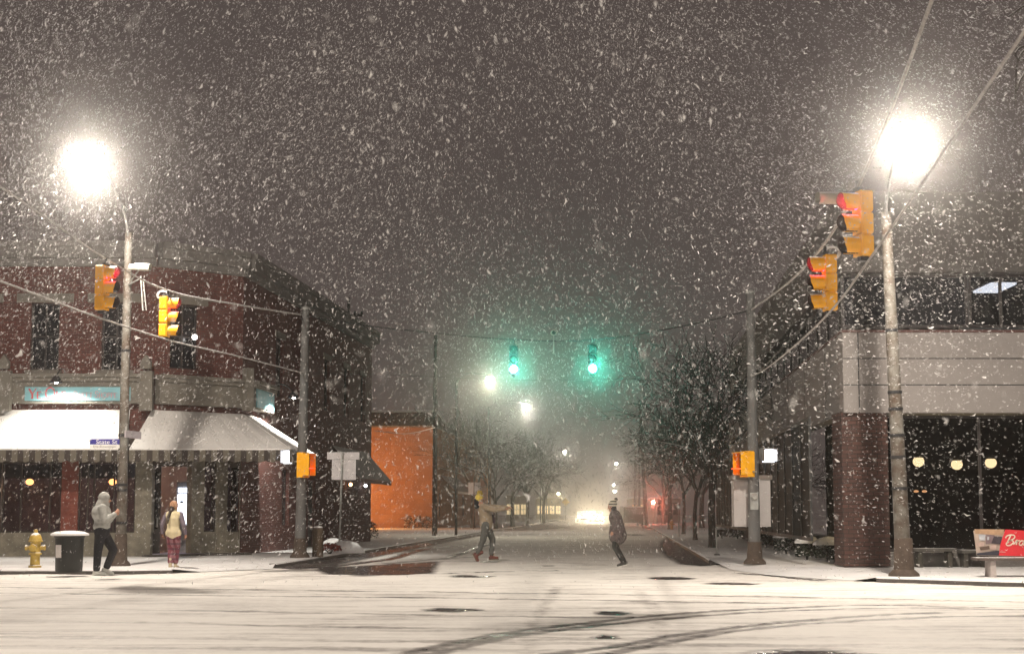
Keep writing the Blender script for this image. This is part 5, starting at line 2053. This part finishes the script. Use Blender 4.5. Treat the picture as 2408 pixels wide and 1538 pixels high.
protoA = make_tree(21, 8.5, .14, 5, .9, .01, .30)
protoB = make_tree(34, 10.5, .20, 5, .85, -.01, .26)
protoC = make_tree(57, 6.5, .09, 5, .85, .02, .34)
TG = "bare trees along the side road"
trees = [
    (protoA, 1675, 57.5, .2, 1.05, "nearest bare street tree, dark trunk left of the control cabinet"),
    (protoC, 1634, 73, 1.2, 1.1, "young bare tree with a thick wrapped trunk, second down the right pavement"),
    (protoC, 1607, 92, 2.6, 1.15, "slim bare sapling behind the parking meter"),
    (protoB, 1720, 95, .9, .95, "broad bare tree behind the nearest trunk on the right"),
    (protoB, 1850, 82, 2.2, .62, "bare tree rising behind the middle snow-topped shrubs"),
    (protoA, 1575, 118, 3.4, 1.25, "bare tree beyond the orange hydrant"),
    (protoB, 1650, 128, 4.4, 1.05, "tall bare tree far back on the right side, behind the saplings"),
    (protoB, 1560, 165, 5.1, 1.0, "bare tree beside the distant red signal"),
    (protoA, 1112, 128, .6, 1.3, "bare tree behind the square orange sign"),
    (protoB, 1165, 120, 1.9, .85, "bare tree behind the person with outstretched arms"),
    (protoB, 1205, 140, 3.1, .95, "bare tree under the left green signal"),
    (protoA, 1240, 155, 4.0, 1.3, "bare tree right of the left green signal, beyond the side road kerb"),
    (protoB, 1278, 178, 5.3, 1.05, "large bare tree left of the diamond sign"),
    (protoA, 1075, 150, 2.9, 1.4, "bare tree behind the stucco building awning"),
]
used = set()
for src, px, Y, rz, k, lab in trees:
    o = src if src.name not in used else copy_tree(src)
    used.add(src.name)
    place(o, (at(px, 1203, Y).x, Y, SW), rz, lab, TG, k)
    o["category"] = "tree"

# one tree just outside the frame reaches in at the top right
root = thing("bare_tree", "snowy twigs of a near tree entering the upper right corner", "tree", (9.4, 20.5, SW))
q = random.Random(5)
m, cr = MB(), MB()
tb = Vector((9.4, 20.5, SW))
m.tube([tb, tb + Vector((.05, 0, 2.2)), tb + Vector((-.1, -.1, 4.6))], [.22, .17, .13], 10)
m.build("trunk", M_BARK, root, smooth=True)
limbs = MB()
for a in (-.5, 0.4, 1.2):
    grow(q, limbs, cr, tb + Vector((-.1, -.1, 4.4)), Vector((math.cos(a) * .5, math.sin(a) * .5, 1)).normalized(), 1.7, .08, 1, 4, .8, .0)
for rows in ([(2560, 60), (2460, -20), (2408, 15), (2372, 40)], [(2560, 200), (2450, 90), (2418, 110), (2392, 150), (2388, 250)], [(2418, 110), (2400, 112), (2388, 128), (2396, 142), (2410, 140)], [(2560, 330), (2440, 150), (2405, 180), (2390, 215)]):
    cr.tube(spline([tb + Vector((-.1, -.1, 4.5))] * (1 if rows[0][0] > 2500 else 0) + [at(x, y, 19.5) for x, y in rows], 6), .014, 6)
cr.add(limbs.v, limbs.f)
cr.build("crown", mat("near_snowy_twig", (.05, .042, .036), .9, .3, 8, .2, snow=.9, snow_at=.35), root)


# ================================================================ PEOPLE
def capsule(m, a, b, ra, rb, n=12):
    a, b = Vector(a), Vector(b)
    d = b - a
    L = d.length
    if L < 1e-6:
        m.ball(a, ra, n, 8)
        return
    m.tube([a, a.lerp(b, .5), b], [ra, (ra + rb) / 2, rb], n)
    m.ball(a, ra * .995, n, 8)
    m.ball(b, rb * .995, n, 8)


def solid(name, prims, voxel, matl, parent, smooth=4, extra=None):
    """union of tapered limbs and ellipsoids remeshed into one continuous skin, in the parent's local frame"""
    m = MB()
    for p in prims:
        if p[0] == 't':
            capsule(m, *p[1:])
        else:
            m.ball(p[1], p[2], 16, 12)
    tmp = m.build(name, matl, origin=(0, 0, 0))
    rm = tmp.modifiers.new("r", 'REMESH')
    rm.mode = 'VOXEL'
    rm.voxel_size = voxel
    sm = tmp.modifiers.new("s", 'SMOOTH')
    sm.factor = .5
    sm.iterations = smooth
    bpy.context.view_layer.update()
    dg = bpy.context.evaluated_depsgraph_get()
    me = bpy.data.meshes.new_from_object(tmp.evaluated_get(dg))
    old = tmp.data
    bpy.data.objects.remove(tmp)
    bpy.data.meshes.remove(old)
    me.name = name
    me.materials.clear()
    me.materials.append(matl)
    if extra:
        import bmesh
        bm = bmesh.new()
        bm.from_mesh(me)
        for k, (mb, mt) in enumerate(extra):
            me.materials.append(mt)
            vs = [bm.verts.new(v) for v in mb.v]
            for f in mb.f:
                try:
                    bm.faces.new([vs[i] for i in f]).material_index = k + 1
                except ValueError:
                    pass
        bm.to_mesh(me)
        bm.free()
    me.polygons.foreach_set("use_smooth", [True] * len(me.polygons))
    o = bpy.data.objects.new(name, me)
    COL.objects.link(o)
    o.parent = parent
    ORG[o.name] = Vector((0, 0, 0))
    return o


def hand(prims, w, d, n, side, curl=.5):
    """palm, four unequal bent fingers and a thumb from the side of the palm"""
    w, d, n = Vector(w), Vector(d).normalized(), Vector(n).normalized()
    s = d.cross(n).normalized() * side
    prims.append(('t', w, w + d * .075, .026, .030))
    prims.append(('t', w + d * .03 + s * .018, w + d * .085 + s * .028, .020, .018))
    prims.append(('t', w + d * .03 - s * .018, w + d * .085 - s * .028, .020, .018))
    for k, (off, L) in enumerate(((.030, .070), (.010, .080), (-.010, .075), (-.030, .060))):
        a = w + d * .088 + s * off
        b = a + (d * math.cos(curl) + n * math.sin(curl) + s * off * 1.6) .normalized() * L * .5
        c = b + (d * math.cos(curl * 2.2) + n * math.sin(curl * 2.2)).normalized() * L * .5
        prims.append(('t', a, b, .0095, .009))
        prims.append(('t', b, c, .009, .0078))
    a = w + d * .03 + s * .032
    b = a + (d * .6 + s * .8 + n * .2).normalized() * .038
    c = b + (d * .9 + s * .2 + n * .4).normalized() * .030
    prims.append(('t', a, b, .012, .0105))
    prims.append(('t', b, c, .0105, .009))


def head_prims(c, f, scale=1.0):
    """skull, jaw, nose, chin, ears and neck start around head centre c, looking along f"""
    c, f = Vector(c), Vector(f).normalized()
    s = Vector((0, 0, 1)).cross(f).normalized()
    u = f.cross(s).normalized()
    k = scale
    P = [('e', c + u * .015 * k, (.092 * k, .092 * k, .108 * k)), ('t', c + f * .015 * k - u * .03 * k, c + f * .035 * k - u * .09 * k, .072 * k, .045 * k),
         ('t', c + f * .088 * k + u * .005 * k, c + f * .112 * k - u * .03 * k, .010 * k, .016 * k), ('t', c + f * .07 * k - u * .105 * k, c + f * .075 * k - u * .10 * k, .022 * k, .02 * k),
         ('t', c + f * .088 * k - u * .062 * k + s * .018 * k, c + f * .088 * k - u * .062 * k - s * .018 * k, .011 * k, .011 * k)]
    for e in (-1, 1):
        P.append(('t', c + s * e * .092 * k + u * .02 * k, c + s * e * .094 * k - u * .025 * k, .014 * k, .011 * k))
    ex = MB()
    lip = MB()
    for e in (-1, 1):
        ex.ball(c + f * .086 * k + s * e * .034 * k + u * .012 * k, .011 * k, 8, 6)
        ex.tube([c + f * .094 * k + s * e * .018 * k + u * .034 * k, c + f * .086 * k + s * e * .052 * k + u * .032 * k], .0055 * k, 5)
    lip.tube([c + f * .099 * k - u * .062 * k + s * .02 * k, c + f * .103 * k - u * .064 * k, c + f * .099 * k - u * .062 * k - s * .02 * k], .005 * k, 6)
    return P, ex, lip


M_SKIN = mat("skin", (.42, .22, .15), .6, .08, 8, 0)
M_EYE = mat("eye_and_brow", (.02, .014, .012), .4, .1, 8, 0)
M_LIP = mat("lip", (.30, .10, .09), .5, .1, 8, 0)


def shoe(parent, ankle, d, matl, sole, name="shoe", up=(0, 0, 1), k=1.0, boot=0.0):
    a, d, u = Vector(ankle), Vector(d).normalized(), Vector(up).normalized()
    pr = [('t', a - u * .045 * k - d * .035 * k, a - u * .055 * k + d * .15 * k, .043 * k, .036 * k), ('t', a + u * (.01 + boot), a - u * .03 * k, .05 * k, .046 * k), ('t', a - u * .02 * k, a - u * .05 * k + d * .09 * k, .045 * k, .038 * k)]
    o = solid(name, pr, .010, matl, parent, 3)
    m = MB()
    s = d.cross(u).normalized()
    M3 = Matrix((d, s, u)).transposed()
    m.box(a - u * .093 * k + d * .055 * k, (.27 * k, .088 * k, .022 * k), M=M3)
    m.build("sole", sole, o)
    return o


def person(label, loc, J, rz, scale, wear, name="person"):
    """J: joint positions in metres for a 1.7 m figure facing +x (left is +y); wear: clothing builders"""
    r = thing(name, label, "person", (0, 0, 0), None)
    P = []
    V = {k: Vector(v) for k, v in J.items() if isinstance(v, tuple)}
    P += [('t', V['pelvis'], V['waist'], .135, .115), ('t', V['waist'], V['chest'], .115, .145), ('t', V['chest'], V['neck'], .13, .06), ('t', V['neck'], V['head'], .055, .055)]
    for s in 'lr':
        P += [('t', V['sh_' + s], V['chest'], .06, .10), ('t', V['sh_' + s], V['el_' + s], .055, .042), ('t', V['el_' + s], V['wr_' + s], .042, .028),
              ('t', V['hip_' + s], V['kn_' + s], .085, .056), ('t', V['kn_' + s], V['an_' + s], .054, .038), ('t', V['hip_' + s], V['pelvis'], .09, .11)]
        hand(P, V['wr_' + s], Vector(J['hd_' + s]), Vector(J['hn_' + s]), 1 if s == 'l' else -1, J.get('curl', .5))
    hp, ex, lip = head_prims(V['head'], J['look'], 1.0)
    P += hp
    solid("body", P, .0085, M_SKIN, r, 2, [(ex, M_EYE), (lip, M_LIP)])
    wear(r, V, J)
    place(r, loc, rz, scale=scale)
    return r


def jacket(r, V, name, matl, hem=('pelvis', .0), fat=1.0, sleeve='long', belly=None, vox=.014, sm=5):
    P = [('t', V['waist'], V['chest'], .155 * fat, .175 * fat), ('t', V['chest'] + Vector((0, 0, .05)), V['neck'] - Vector((0, 0, .03)), .155 * fat, .085 * fat), ('t', V['pelvis'] + Vector((0, 0, .02)), V['waist'], .16 * fat, .155 * fat),
         ('t', V['sh_l'], V['sh_r'], .088 * fat, .088 * fat)]
    if belly:
        P += belly
    if sleeve == 'long':
        for s in 'lr':
            w = V['el_' + s].lerp(V['wr_' + s], .93)
            P += [('t', V['sh_' + s], V['el_' + s], .085 * fat, .068 * fat), ('t', V['el_' + s], w, .068 * fat, .05 * fat)]
    return solid(name, P, vox, matl, r, sm)


def trousers(r, V, matl, fat=1.0, top=.155, end=.9):
    P = [('t', V['pelvis'] + Vector((0, 0, .06)), V['pelvis'] - Vector((0, 0, .03)), top, top * .98)]
    for s in 'lr':
        a = V['kn_' + s].lerp(V['an_' + s], end)
        P += [('t', V['hip_' + s], V['kn_' + s], .112 * fat, .082 * fat), ('t', V['kn_' + s], a, .08 * fat, .068 * fat), ('t', V['pelvis'], V['hip_' + s], .13, .112 * fat)]
    return solid("trousers", P, .014, matl, r, 4)


# 1 - person in the pale hooded top stepping off the kerb
J1 = dict(pelvis=(0, 0, .94), waist=(.0, 0, 1.08), chest=(.0, 0, 1.30), neck=(.02, 0, 1.47), head=(.055, -.0, 1.60), look=(1, .12, -.12),
          sh_l=(.02, .19, 1.40), el_l=(.14, .24, 1.16), wr_l=(.27, .08, 1.30), sh_r=(.0, -.19, 1.40), el_r=(.06, -.27, 1.14), wr_r=(.26, -.10, 1.28),
          hd_l=(.6, -.5, .6), hn_l=(-.3, -.8, 0), hd_r=(.6, .5, .6), hn_r=(-.3, .8, 0), curl=.7,
          hip_l=(.0, .10, .92), kn_l=(.24, .11, .52), an_l=(.10, .10, .14), hip_r=(-.02, -.10, .92), kn_r=(-.07, -.11, .50), an_r=(-.09, -.11, .09))


def wear1(r, V, J):
    hood = mat("pale_grey_fleece", (.33, .33, .31), .95, .22, 14, .5, snow=.7, snow_at=.95)
    j = jacket(r, V, "hoodie", hood, fat=1.08, belly=[('e', (-.01, 0, 1.02), (.185, .205, .12)), ('e', (-.04, 0, 1.30), (.19, .22, .2))])
    P = [('e', V['head'] + Vector((-.03, 0, .02)), (.125, .122, .135)), ('t', V['head'] + Vector((-.05, 0, -.05)), V['neck'] + Vector((-.04, 0, -.03)), .115, .14), ('t', V['neck'] + Vector((.03, 0, .02)), V['head'] + Vector((.03, 0, -.12)), .085, .07)]
    solid("hood", P, .012, hood, r, 4)
    trousers(r, V, mat("black_trousers", (.012, .012, .016), .9, .4, 10, .4), 1.12, .175)
    w = mat("white_shoe", (.60, .60, .56), .6, .1, 9, .1)
    s_ = mat("pale_sole", (.50, .49, .46), .7, .1, 9, 0)
    shoe(r, V['an_l'], (.86, .05, -.35), w, s_, up=(.35, 0, .9), k=1.1)
    shoe(r, V['an_r'], (1, -.1, -.02), w, s_, k=1.1)
    m = MB()
    m.box(V['wr_l'] + Vector((.11, -.10, .10)), (.012, .075, .15), M=Matrix.Rotation(R(-25), 3, 'Y'))
    return None


g1 = gnd(236, 1353, 0.0)
p1 = person("person in pale grey hooded top and black trousers at the kerb beside the bin", (g1.x, g1.y + .05, .012), J1, R(12), 1.06, wear1)

# 2 - woman seen from behind
J2 = dict(pelvis=(0, 0, .93), waist=(.0, 0, 1.07), chest=(.0, 0, 1.28), neck=(.0, 0, 1.45), head=(.01, 0, 1.585), look=(1, -.1, 0),
          sh_l=(.0, .18, 1.38), el_l=(-.03, .29, 1.12), wr_l=(.10, .32, .90), sh_r=(.0, -.18, 1.38), el_r=(-.03, -.28, 1.10), wr_r=(.10, -.29, .88),
          hd_l=(.3, .05, -1), hn_l=(0, -1, 0), hd_r=(.3, -.05, -1), hn_r=(0, 1, 0),
          hip_l=(.0, .09, .91), kn_l=(.05, .075, .50), an_l=(-.03, .055, .09), hip_r=(.0, -.09, .91), kn_r=(.08, -.07, .50), an_r=(.10, -.04, .09))


def wear2(r, V, J):
    gil = mat("cream_quilt", (.62, .53, .34), .85, .1, 9, .3, snow=.7, snow_at=.95)
    P = [('t', V['waist'], V['chest'], .165, .18), ('t', V['chest'] + Vector((0, 0, .05)), V['neck'] + Vector((0, 0, .0)), .165, .09), ('t', V['pelvis'] + Vector((0, 0, -.0)), V['waist'], .19, .16), ('t', (0, .13, 1.36), (0, -.13, 1.36), .10, .10), ('t', (0, .08, .90), (0, -.08, .90), .135, .135)]
    o = solid("gilet", P, .012, gil, r, 4)
    sl = mat("mauve_sleeve", (.16, .13, .16), .9, .3, 10, .3)
    for s in 'lr':
        solid("sleeve", [('t', V['sh_' + s], V['el_' + s], .075, .062), ('t', V['el_' + s], V['el_' + s].lerp(V['wr_' + s], .93), .062, .048)], .011, sl, r, 3)
    trousers(r, V, plaid_mat("red_plaid", (.17, .035, .05), (.30, .16, .18), (.05, .02, .04), .13), 1.05, .165, .80)
    b = mat("tan_boot", (.50, .41, .28), .8, .15, 9, .3)
    s_ = mat("boot_sole", (.2, .16, .12), .8)
    shoe(r, V['an_l'], (1, .1, 0), b, s_, "boot", boot=.14)
    shoe(r, V['an_r'], (1, -.1, 0), b, s_, "boot", boot=.14)
    hat = mat("tan_knit", (.40, .22, .13), .95, .2, 18, .6, snow=.7, snow_at=.95)
    solid("hat", [('e', V['head'] + Vector((-.01, 0, .045)), (.112, .108, .105)), ('t', V['head'] + Vector((-.012, 0, .0)), V['head'] + Vector((-.012, 0, .02)), .113, .113)], .011, hat, r, 3)
    hair = mat("brown_hair", (.035, .02, .014), .6, .4, 20, .3)
    solid("hair", [('t', V['head'] + Vector((-.075, .02, -.05)), V['head'] + Vector((-.10, .04, -.13)), .075, .05), ('t', V['head'] + Vector((-.12, .05, -.12)), (-.205, .075, 1.30), .042, .036), ('t', (-.205, .075, 1.30), (-.20, .09, 1.14), .036, .012)], .010, hair, r, 2)


g2 = gnd(406, 1337, .06)
person("person seen from behind in tan hat, cream gilet and red plaid trousers", (g2.x, g2.y, .07), J2, R(84), .935, wear2)

# 3 - person crossing with arms stretched out
J3 = dict(pelvis=(0, 0, .95), waist=(-.01, 0, 1.08), chest=(-.03, 0, 1.28), neck=(-.10, 0, 1.44), head=(-.17, -.0, 1.545), look=(.7, -.45, -.25),
          sh_l=(.03, .16, 1.37), el_l=(.30, .19, 1.38), wr_l=(.54, .16, 1.37), sh_r=(-.0, -.19, 1.36), el_r=(.27, -.26, 1.30), wr_r=(.50, -.22, 1.33),
          hd_l=(1, 0, -.1), hn_l=(0, 0, -1), hd_r=(1, .1, -.1), hn_r=(0, 0, -1),
          hip_l=(.0, .09, .93), kn_l=(.16, .09, .54), an_l=(.13, .08, .12), hip_r=(.0, -.09, .93), kn_r=(-.07, -.10, .52), an_r=(-.22, -.11, .16))


def wear3(r, V, J):
    tan = mat("tan_coat", (.30, .23, .16), .9, .3, 9, .5, snow=.7, snow_at=.95)
    jacket(r, V, "jacket", tan, fat=1.0, belly=[('t', (0, 0, .93), (0, 0, 1.1), .175, .165)])
    trousers(r, V, mat("grey_jeans", (.10, .10, .095), .9, .35, 8, .4), 1.0, .16, .86)
    b = mat("russet_boot", (.16, .04, .03), .7, .3, 9, .2)
    s_ = mat("boot_sole", (.2, .16, .12), .8)
    shoe(r, V['an_l'], (1, .0, .06), b, s_, "boot", up=(-.06, 0, 1), boot=.13)
    shoe(r, V['an_r'], (.45, -.05, -.85), b, s_, "boot", up=(.85, 0, .45), boot=.12)
    hair = mat("black_hair", (.010, .009, .014), .7, .4, 20, .3)
    solid("hair", [('e', V['head'] + Vector((-.03, .02, .01)), (.115, .115, .115)), ('t', V['head'] + Vector((-.05, .04, -.04)), V['head'] + Vector((-.08, .05, -.16)), .095, .06)], .011, hair, r, 3)
    yl = mat("yellow_knit", (.62, .46, .08), .95, .35, 16, .8)
    h = solid("hat", [('e', V['head'] + Vector((-.015, .01, .075)), (.112, .112, .085)), ('t', V['head'] + Vector((-.02, .01, .03)), V['head'] + Vector((-.015, .01, .06)), .112, .112)], .011, yl, r, 3)
    m = MB(); leafy(m, V['head'] + Vector((0, 0, .14)), .075, .075, .11, 160, .028, 4, .0); m.build("pompom", yl, h)
    m = MB()
    m.prism([V['waist'] + Vector((.14, .19, .12)), V['waist'] + Vector((.24, .21, .08)), V['waist'] + Vector((.22, .21, -.12)), V['waist'] + Vector((.12, .19, -.10))], (0, .05, 0))
    m.build("bag", mat("plum_bag", (.08, .05, .07), .8, .3, 9, .3), r)


g3 = gnd(1143, 1319, 0.0)
person("person in a tan coat and yellow knitted hat with both arms stretched out", (g3.x, g3.y, .012), J3, R(-4), 1.12, wear3)

# 4 - person in the long patterned coat and striped hat
J4 = dict(pelvis=(-.02, 0, .93), waist=(.0, 0, 1.07), chest=(.03, 0, 1.28), neck=(.07, 0, 1.45), head=(.125, 0, 1.565), look=(1, -.05, -.28),
          sh_l=(.03, .18, 1.38), el_l=(-.01, .22, 1.12), wr_l=(.10, .20, .92), sh_r=(.03, -.18, 1.38), el_r=(-.03, -.22, 1.12), wr_r=(.08, -.20, .92),
          hd_l=(.3, 0, -1), hn_l=(0, -1, 0), hd_r=(.3, 0, -1), hn_r=(0, 1, 0),
          hip_l=(.0, .085, .90), kn_l=(.05, .08, .50), an_l=(-.17, .07, .10), hip_r=(-.03, -.085, .90), kn_r=(.0, -.08, .49), an_r=(-.21, -.08, .11))


def wear4(r, V, J):
    m_, nt, out = _nodes("mottled_coat")
    v = coords(nt)
    c = ramp(nt, noise(nt, v, 8.5, 3, .7), [(.36, (.03, .022, .026)), (.48, (.12, .085, .09)), (.56, (.05, .04, .045)), (.70, (.26, .23, .21))])
    b = N(nt, "ShaderNodeBsdfPrincipled"); b.inputs["Roughness"].default_value = .95
    nt.links.new(c, b.inputs["Base Color"]); nt.links.new(b.outputs[0], out.inputs["Surface"])
    jacket(r, V, "coat", m_, fat=1.0, belly=[('t', (.0, 0, 1.25), (-.03, 0, .78), .165, .235), ('t', (.02, .05, .86), (-.09, -.05, .80), .19, .20), ('t', (-.10, 0, 1.1), (-.16, 0, .80), .10, .12)])
    trousers(r, V, mat("black_leggings", (.012, .012, .015), .85, .4, 10, .3), .92, .15, .95)
    w = mat("black_trainer", (.03, .03, .03), .6, .2, 9, .1)
    s_ = mat("white_sole", (.68, .66, .62), .6, .1, 9, 0)
    shoe(r, V['an_l'], (.95, 0, -.2), w, s_, up=(.2, 0, .95))
    shoe(r, V['an_r'], (.9, 0, -.35), w, s_, up=(.35, 0, .9))
    hair = mat("black_hair", (.010, .009, .014), .7, .4, 20, .3)
    solid("hair", [('e', V['head'] + Vector((-.03, 0, .0)), (.10, .103, .10)), ('t', V['head'] + Vector((-.05, 0, -.04)), V['head'] + Vector((-.07, 0, -.15)), .085, .075), ('t', V['head'] + Vector((-.02, -.07, -.06)), V['head'] + Vector((-.01, -.10, -.24)), .045, .03)], .010, hair, r, 2)
    stripe = stripe_mat("striped_knit", (.50, .47, .39), (.07, .06, .05), .075, 2)
    h = solid("hat", [('e', V['head'] + Vector((-.035, 0, .065)), (.118, .112, .10)), ('t', V['head'] + Vector((-.02, 0, .035)), V['head'] + Vector((-.03, 0, .06)), .112, .112), ('t', V['head'] + Vector((-.06, 0, .12)), V['head'] + Vector((-.09, 0, .16)), .07, .05)], .011, stripe, r, 3)
    m = MB(); leafy(m, V['head'] + Vector((-.12, 0, .17)), .05, .05, .06, 140, .020, 6, .0); m.build("pompom", mat("dark_pompom", (.06, .055, .05), .95), h)


g4 = gnd(1450, 1331, 0.0)
person("person in long mottled coat and striped bobble hat walking across the side road", (g4.x, g4.y, .012), J4, R(178), .985, wear4)


# ================================================================ FALLING SNOW
def falling_snow(n):
    """wind-bent clumps of wet flakes, strewn through the air between the camera and the far kerb"""
    Ymin, Ymax = 8.0, 56.0
    e = 2.1
    Y = (Ymin ** e + nrng.random(n) * (Ymax ** e - Ymin ** e)) ** (1 / e)
    px = nrng.uniform(-420, 2830, n)
    py = nrng.uniform(-260, 1420, n)
    # denser high up, thinner near the ground
    gust = .5 + .5 * np.sin(px * .0061 + py * .0043 + 2.1 * np.sin(py * .0027 + px * .0011)) * np.sin(px * .0023 - py * .0057 + 1.3)
    keep = nrng.random(n) < np.clip(1.08 - .72 * (py / 1150), .22, 1) * (.38 + .72 * gust)
    near = (np.arange(n) < 700) & (py < 1000)
    Y[near] = nrng.uniform(2.6, 8.0, near.sum())
    keep |= near
    Y, px, py = Y[keep], px[keep], py[keep]
    u = (px - PX0) / F; v = (PY0 - py) / F
    c, s = math.cos(PITCH), math.sin(PITCH)
    k = Y / (c - v * s)
    C = np.stack([u * k, Y, CAM_H + (s + v * c) * k], -1)
    ok = (C[:, 2] > .12) & (C[:, 2] < 16.5) & ((py < 1240) | (Y > 24))
    C = C[ok]
    n = len(C)
    Y = C[:, 1]
    # gusts: leaning streams at the left, flat drift at the right
    X = C[:, 0]
    ang = np.where(X < -2, R(60), np.where(X > 4, R(-12), R(95))) + nrng.normal(0, .42, n) + .35 * np.sin(X * .6 + C[:, 2] * .8)
    size = np.exp(nrng.normal(0, .48, n)) * .86 * (0.0042 + 0.00033 * Y)          # half length
    th = size * nrng.uniform(.22, .50, n)
    d = np.stack([np.cos(ang), nrng.normal(0, .35, n), np.sin(ang)], -1)
    d /= np.linalg.norm(d, axis=1)[:, None]
    w = np.cross(d, nrng.normal(0, 1, (n, 3))); w /= np.linalg.norm(w, axis=1)[:, None]
    b = np.cross(d, w)
    bend = nrng.uniform(-1.0, 1.0, n) * size * .9
    rings = []
    for t, rr in ((-1.0, .30), (.0, 1.0), (1.0, .30)):
        cc = C + d * (size * t)[:, None] + w * (bend * (1 - t * t))[:, None]
        for a in (0, 2.094, 4.189):
            j = nrng.uniform(.7, 1.25, n)
            rings.append(cc + (w * math.cos(a) + b * math.sin(a)) * (th * rr * j)[:, None])
    V = np.stack(rings, 1)                       # n, 9, 3
    q = []
    for i in range(2):
        for a in range(3):
            q.append((i * 3 + a, i * 3 + (a + 1) % 3, (i + 1) * 3 + (a + 1) % 3, (i + 1) * 3 + a))
    q = np.array(q)
    idx = (np.arange(n)[:, None, None] * 9 + q[None]).reshape(-1, 4).astype(np.int32)
    me = bpy.data.meshes.new("falling_snow")
    me.vertices.add(n * 9)
    me.vertices.foreach_set("co", V.reshape(-1).astype(np.float32))
    me.loops.add(idx.size)
    me.loops.foreach_set("vertex_index", idx.ravel())
    me.polygons.add(len(idx))
    me.polygons.foreach_set("loop_start", np.arange(0, idx.size, 4, dtype=np.int32))
    me.polygons.foreach_set("loop_total", np.full(len(idx), 4, np.int32))
    me.polygons.foreach_set("use_smooth", np.ones(len(idx), bool))
    me.materials.append(flake_mat())
    me.update(calc_edges=True)
    o = bpy.data.objects.new("falling_snow", me)
    COL.objects.link(o)
    o["kind"] = "stuff"
    o["label"] = "thick wind-blown snowflakes filling the night air"
    return o


falling_snow(N_FLAKES)

# ================================================================ AIR
def haze():
    m = MB()
    m.box((0, 270, 8.2), (850, 690, 18.6))
    mt, nt, out = _nodes("haze_air")
    v = N(nt, "ShaderNodeVolumePrincipled")
    v.inputs["Color"].default_value = (.93, .91, .89, 1)
    v.inputs["Density"].default_value = HAZE_DENSITY
    v.inputs["Anisotropy"].default_value = HAZE_G
    nt.links.new(v.outputs[0], out.inputs["Volume"])
    o = m.build("haze", mt)
    o["kind"] = "stuff"
    o["label"] = "thin haze of fine falling snow filling the night street"
    return o


haze()
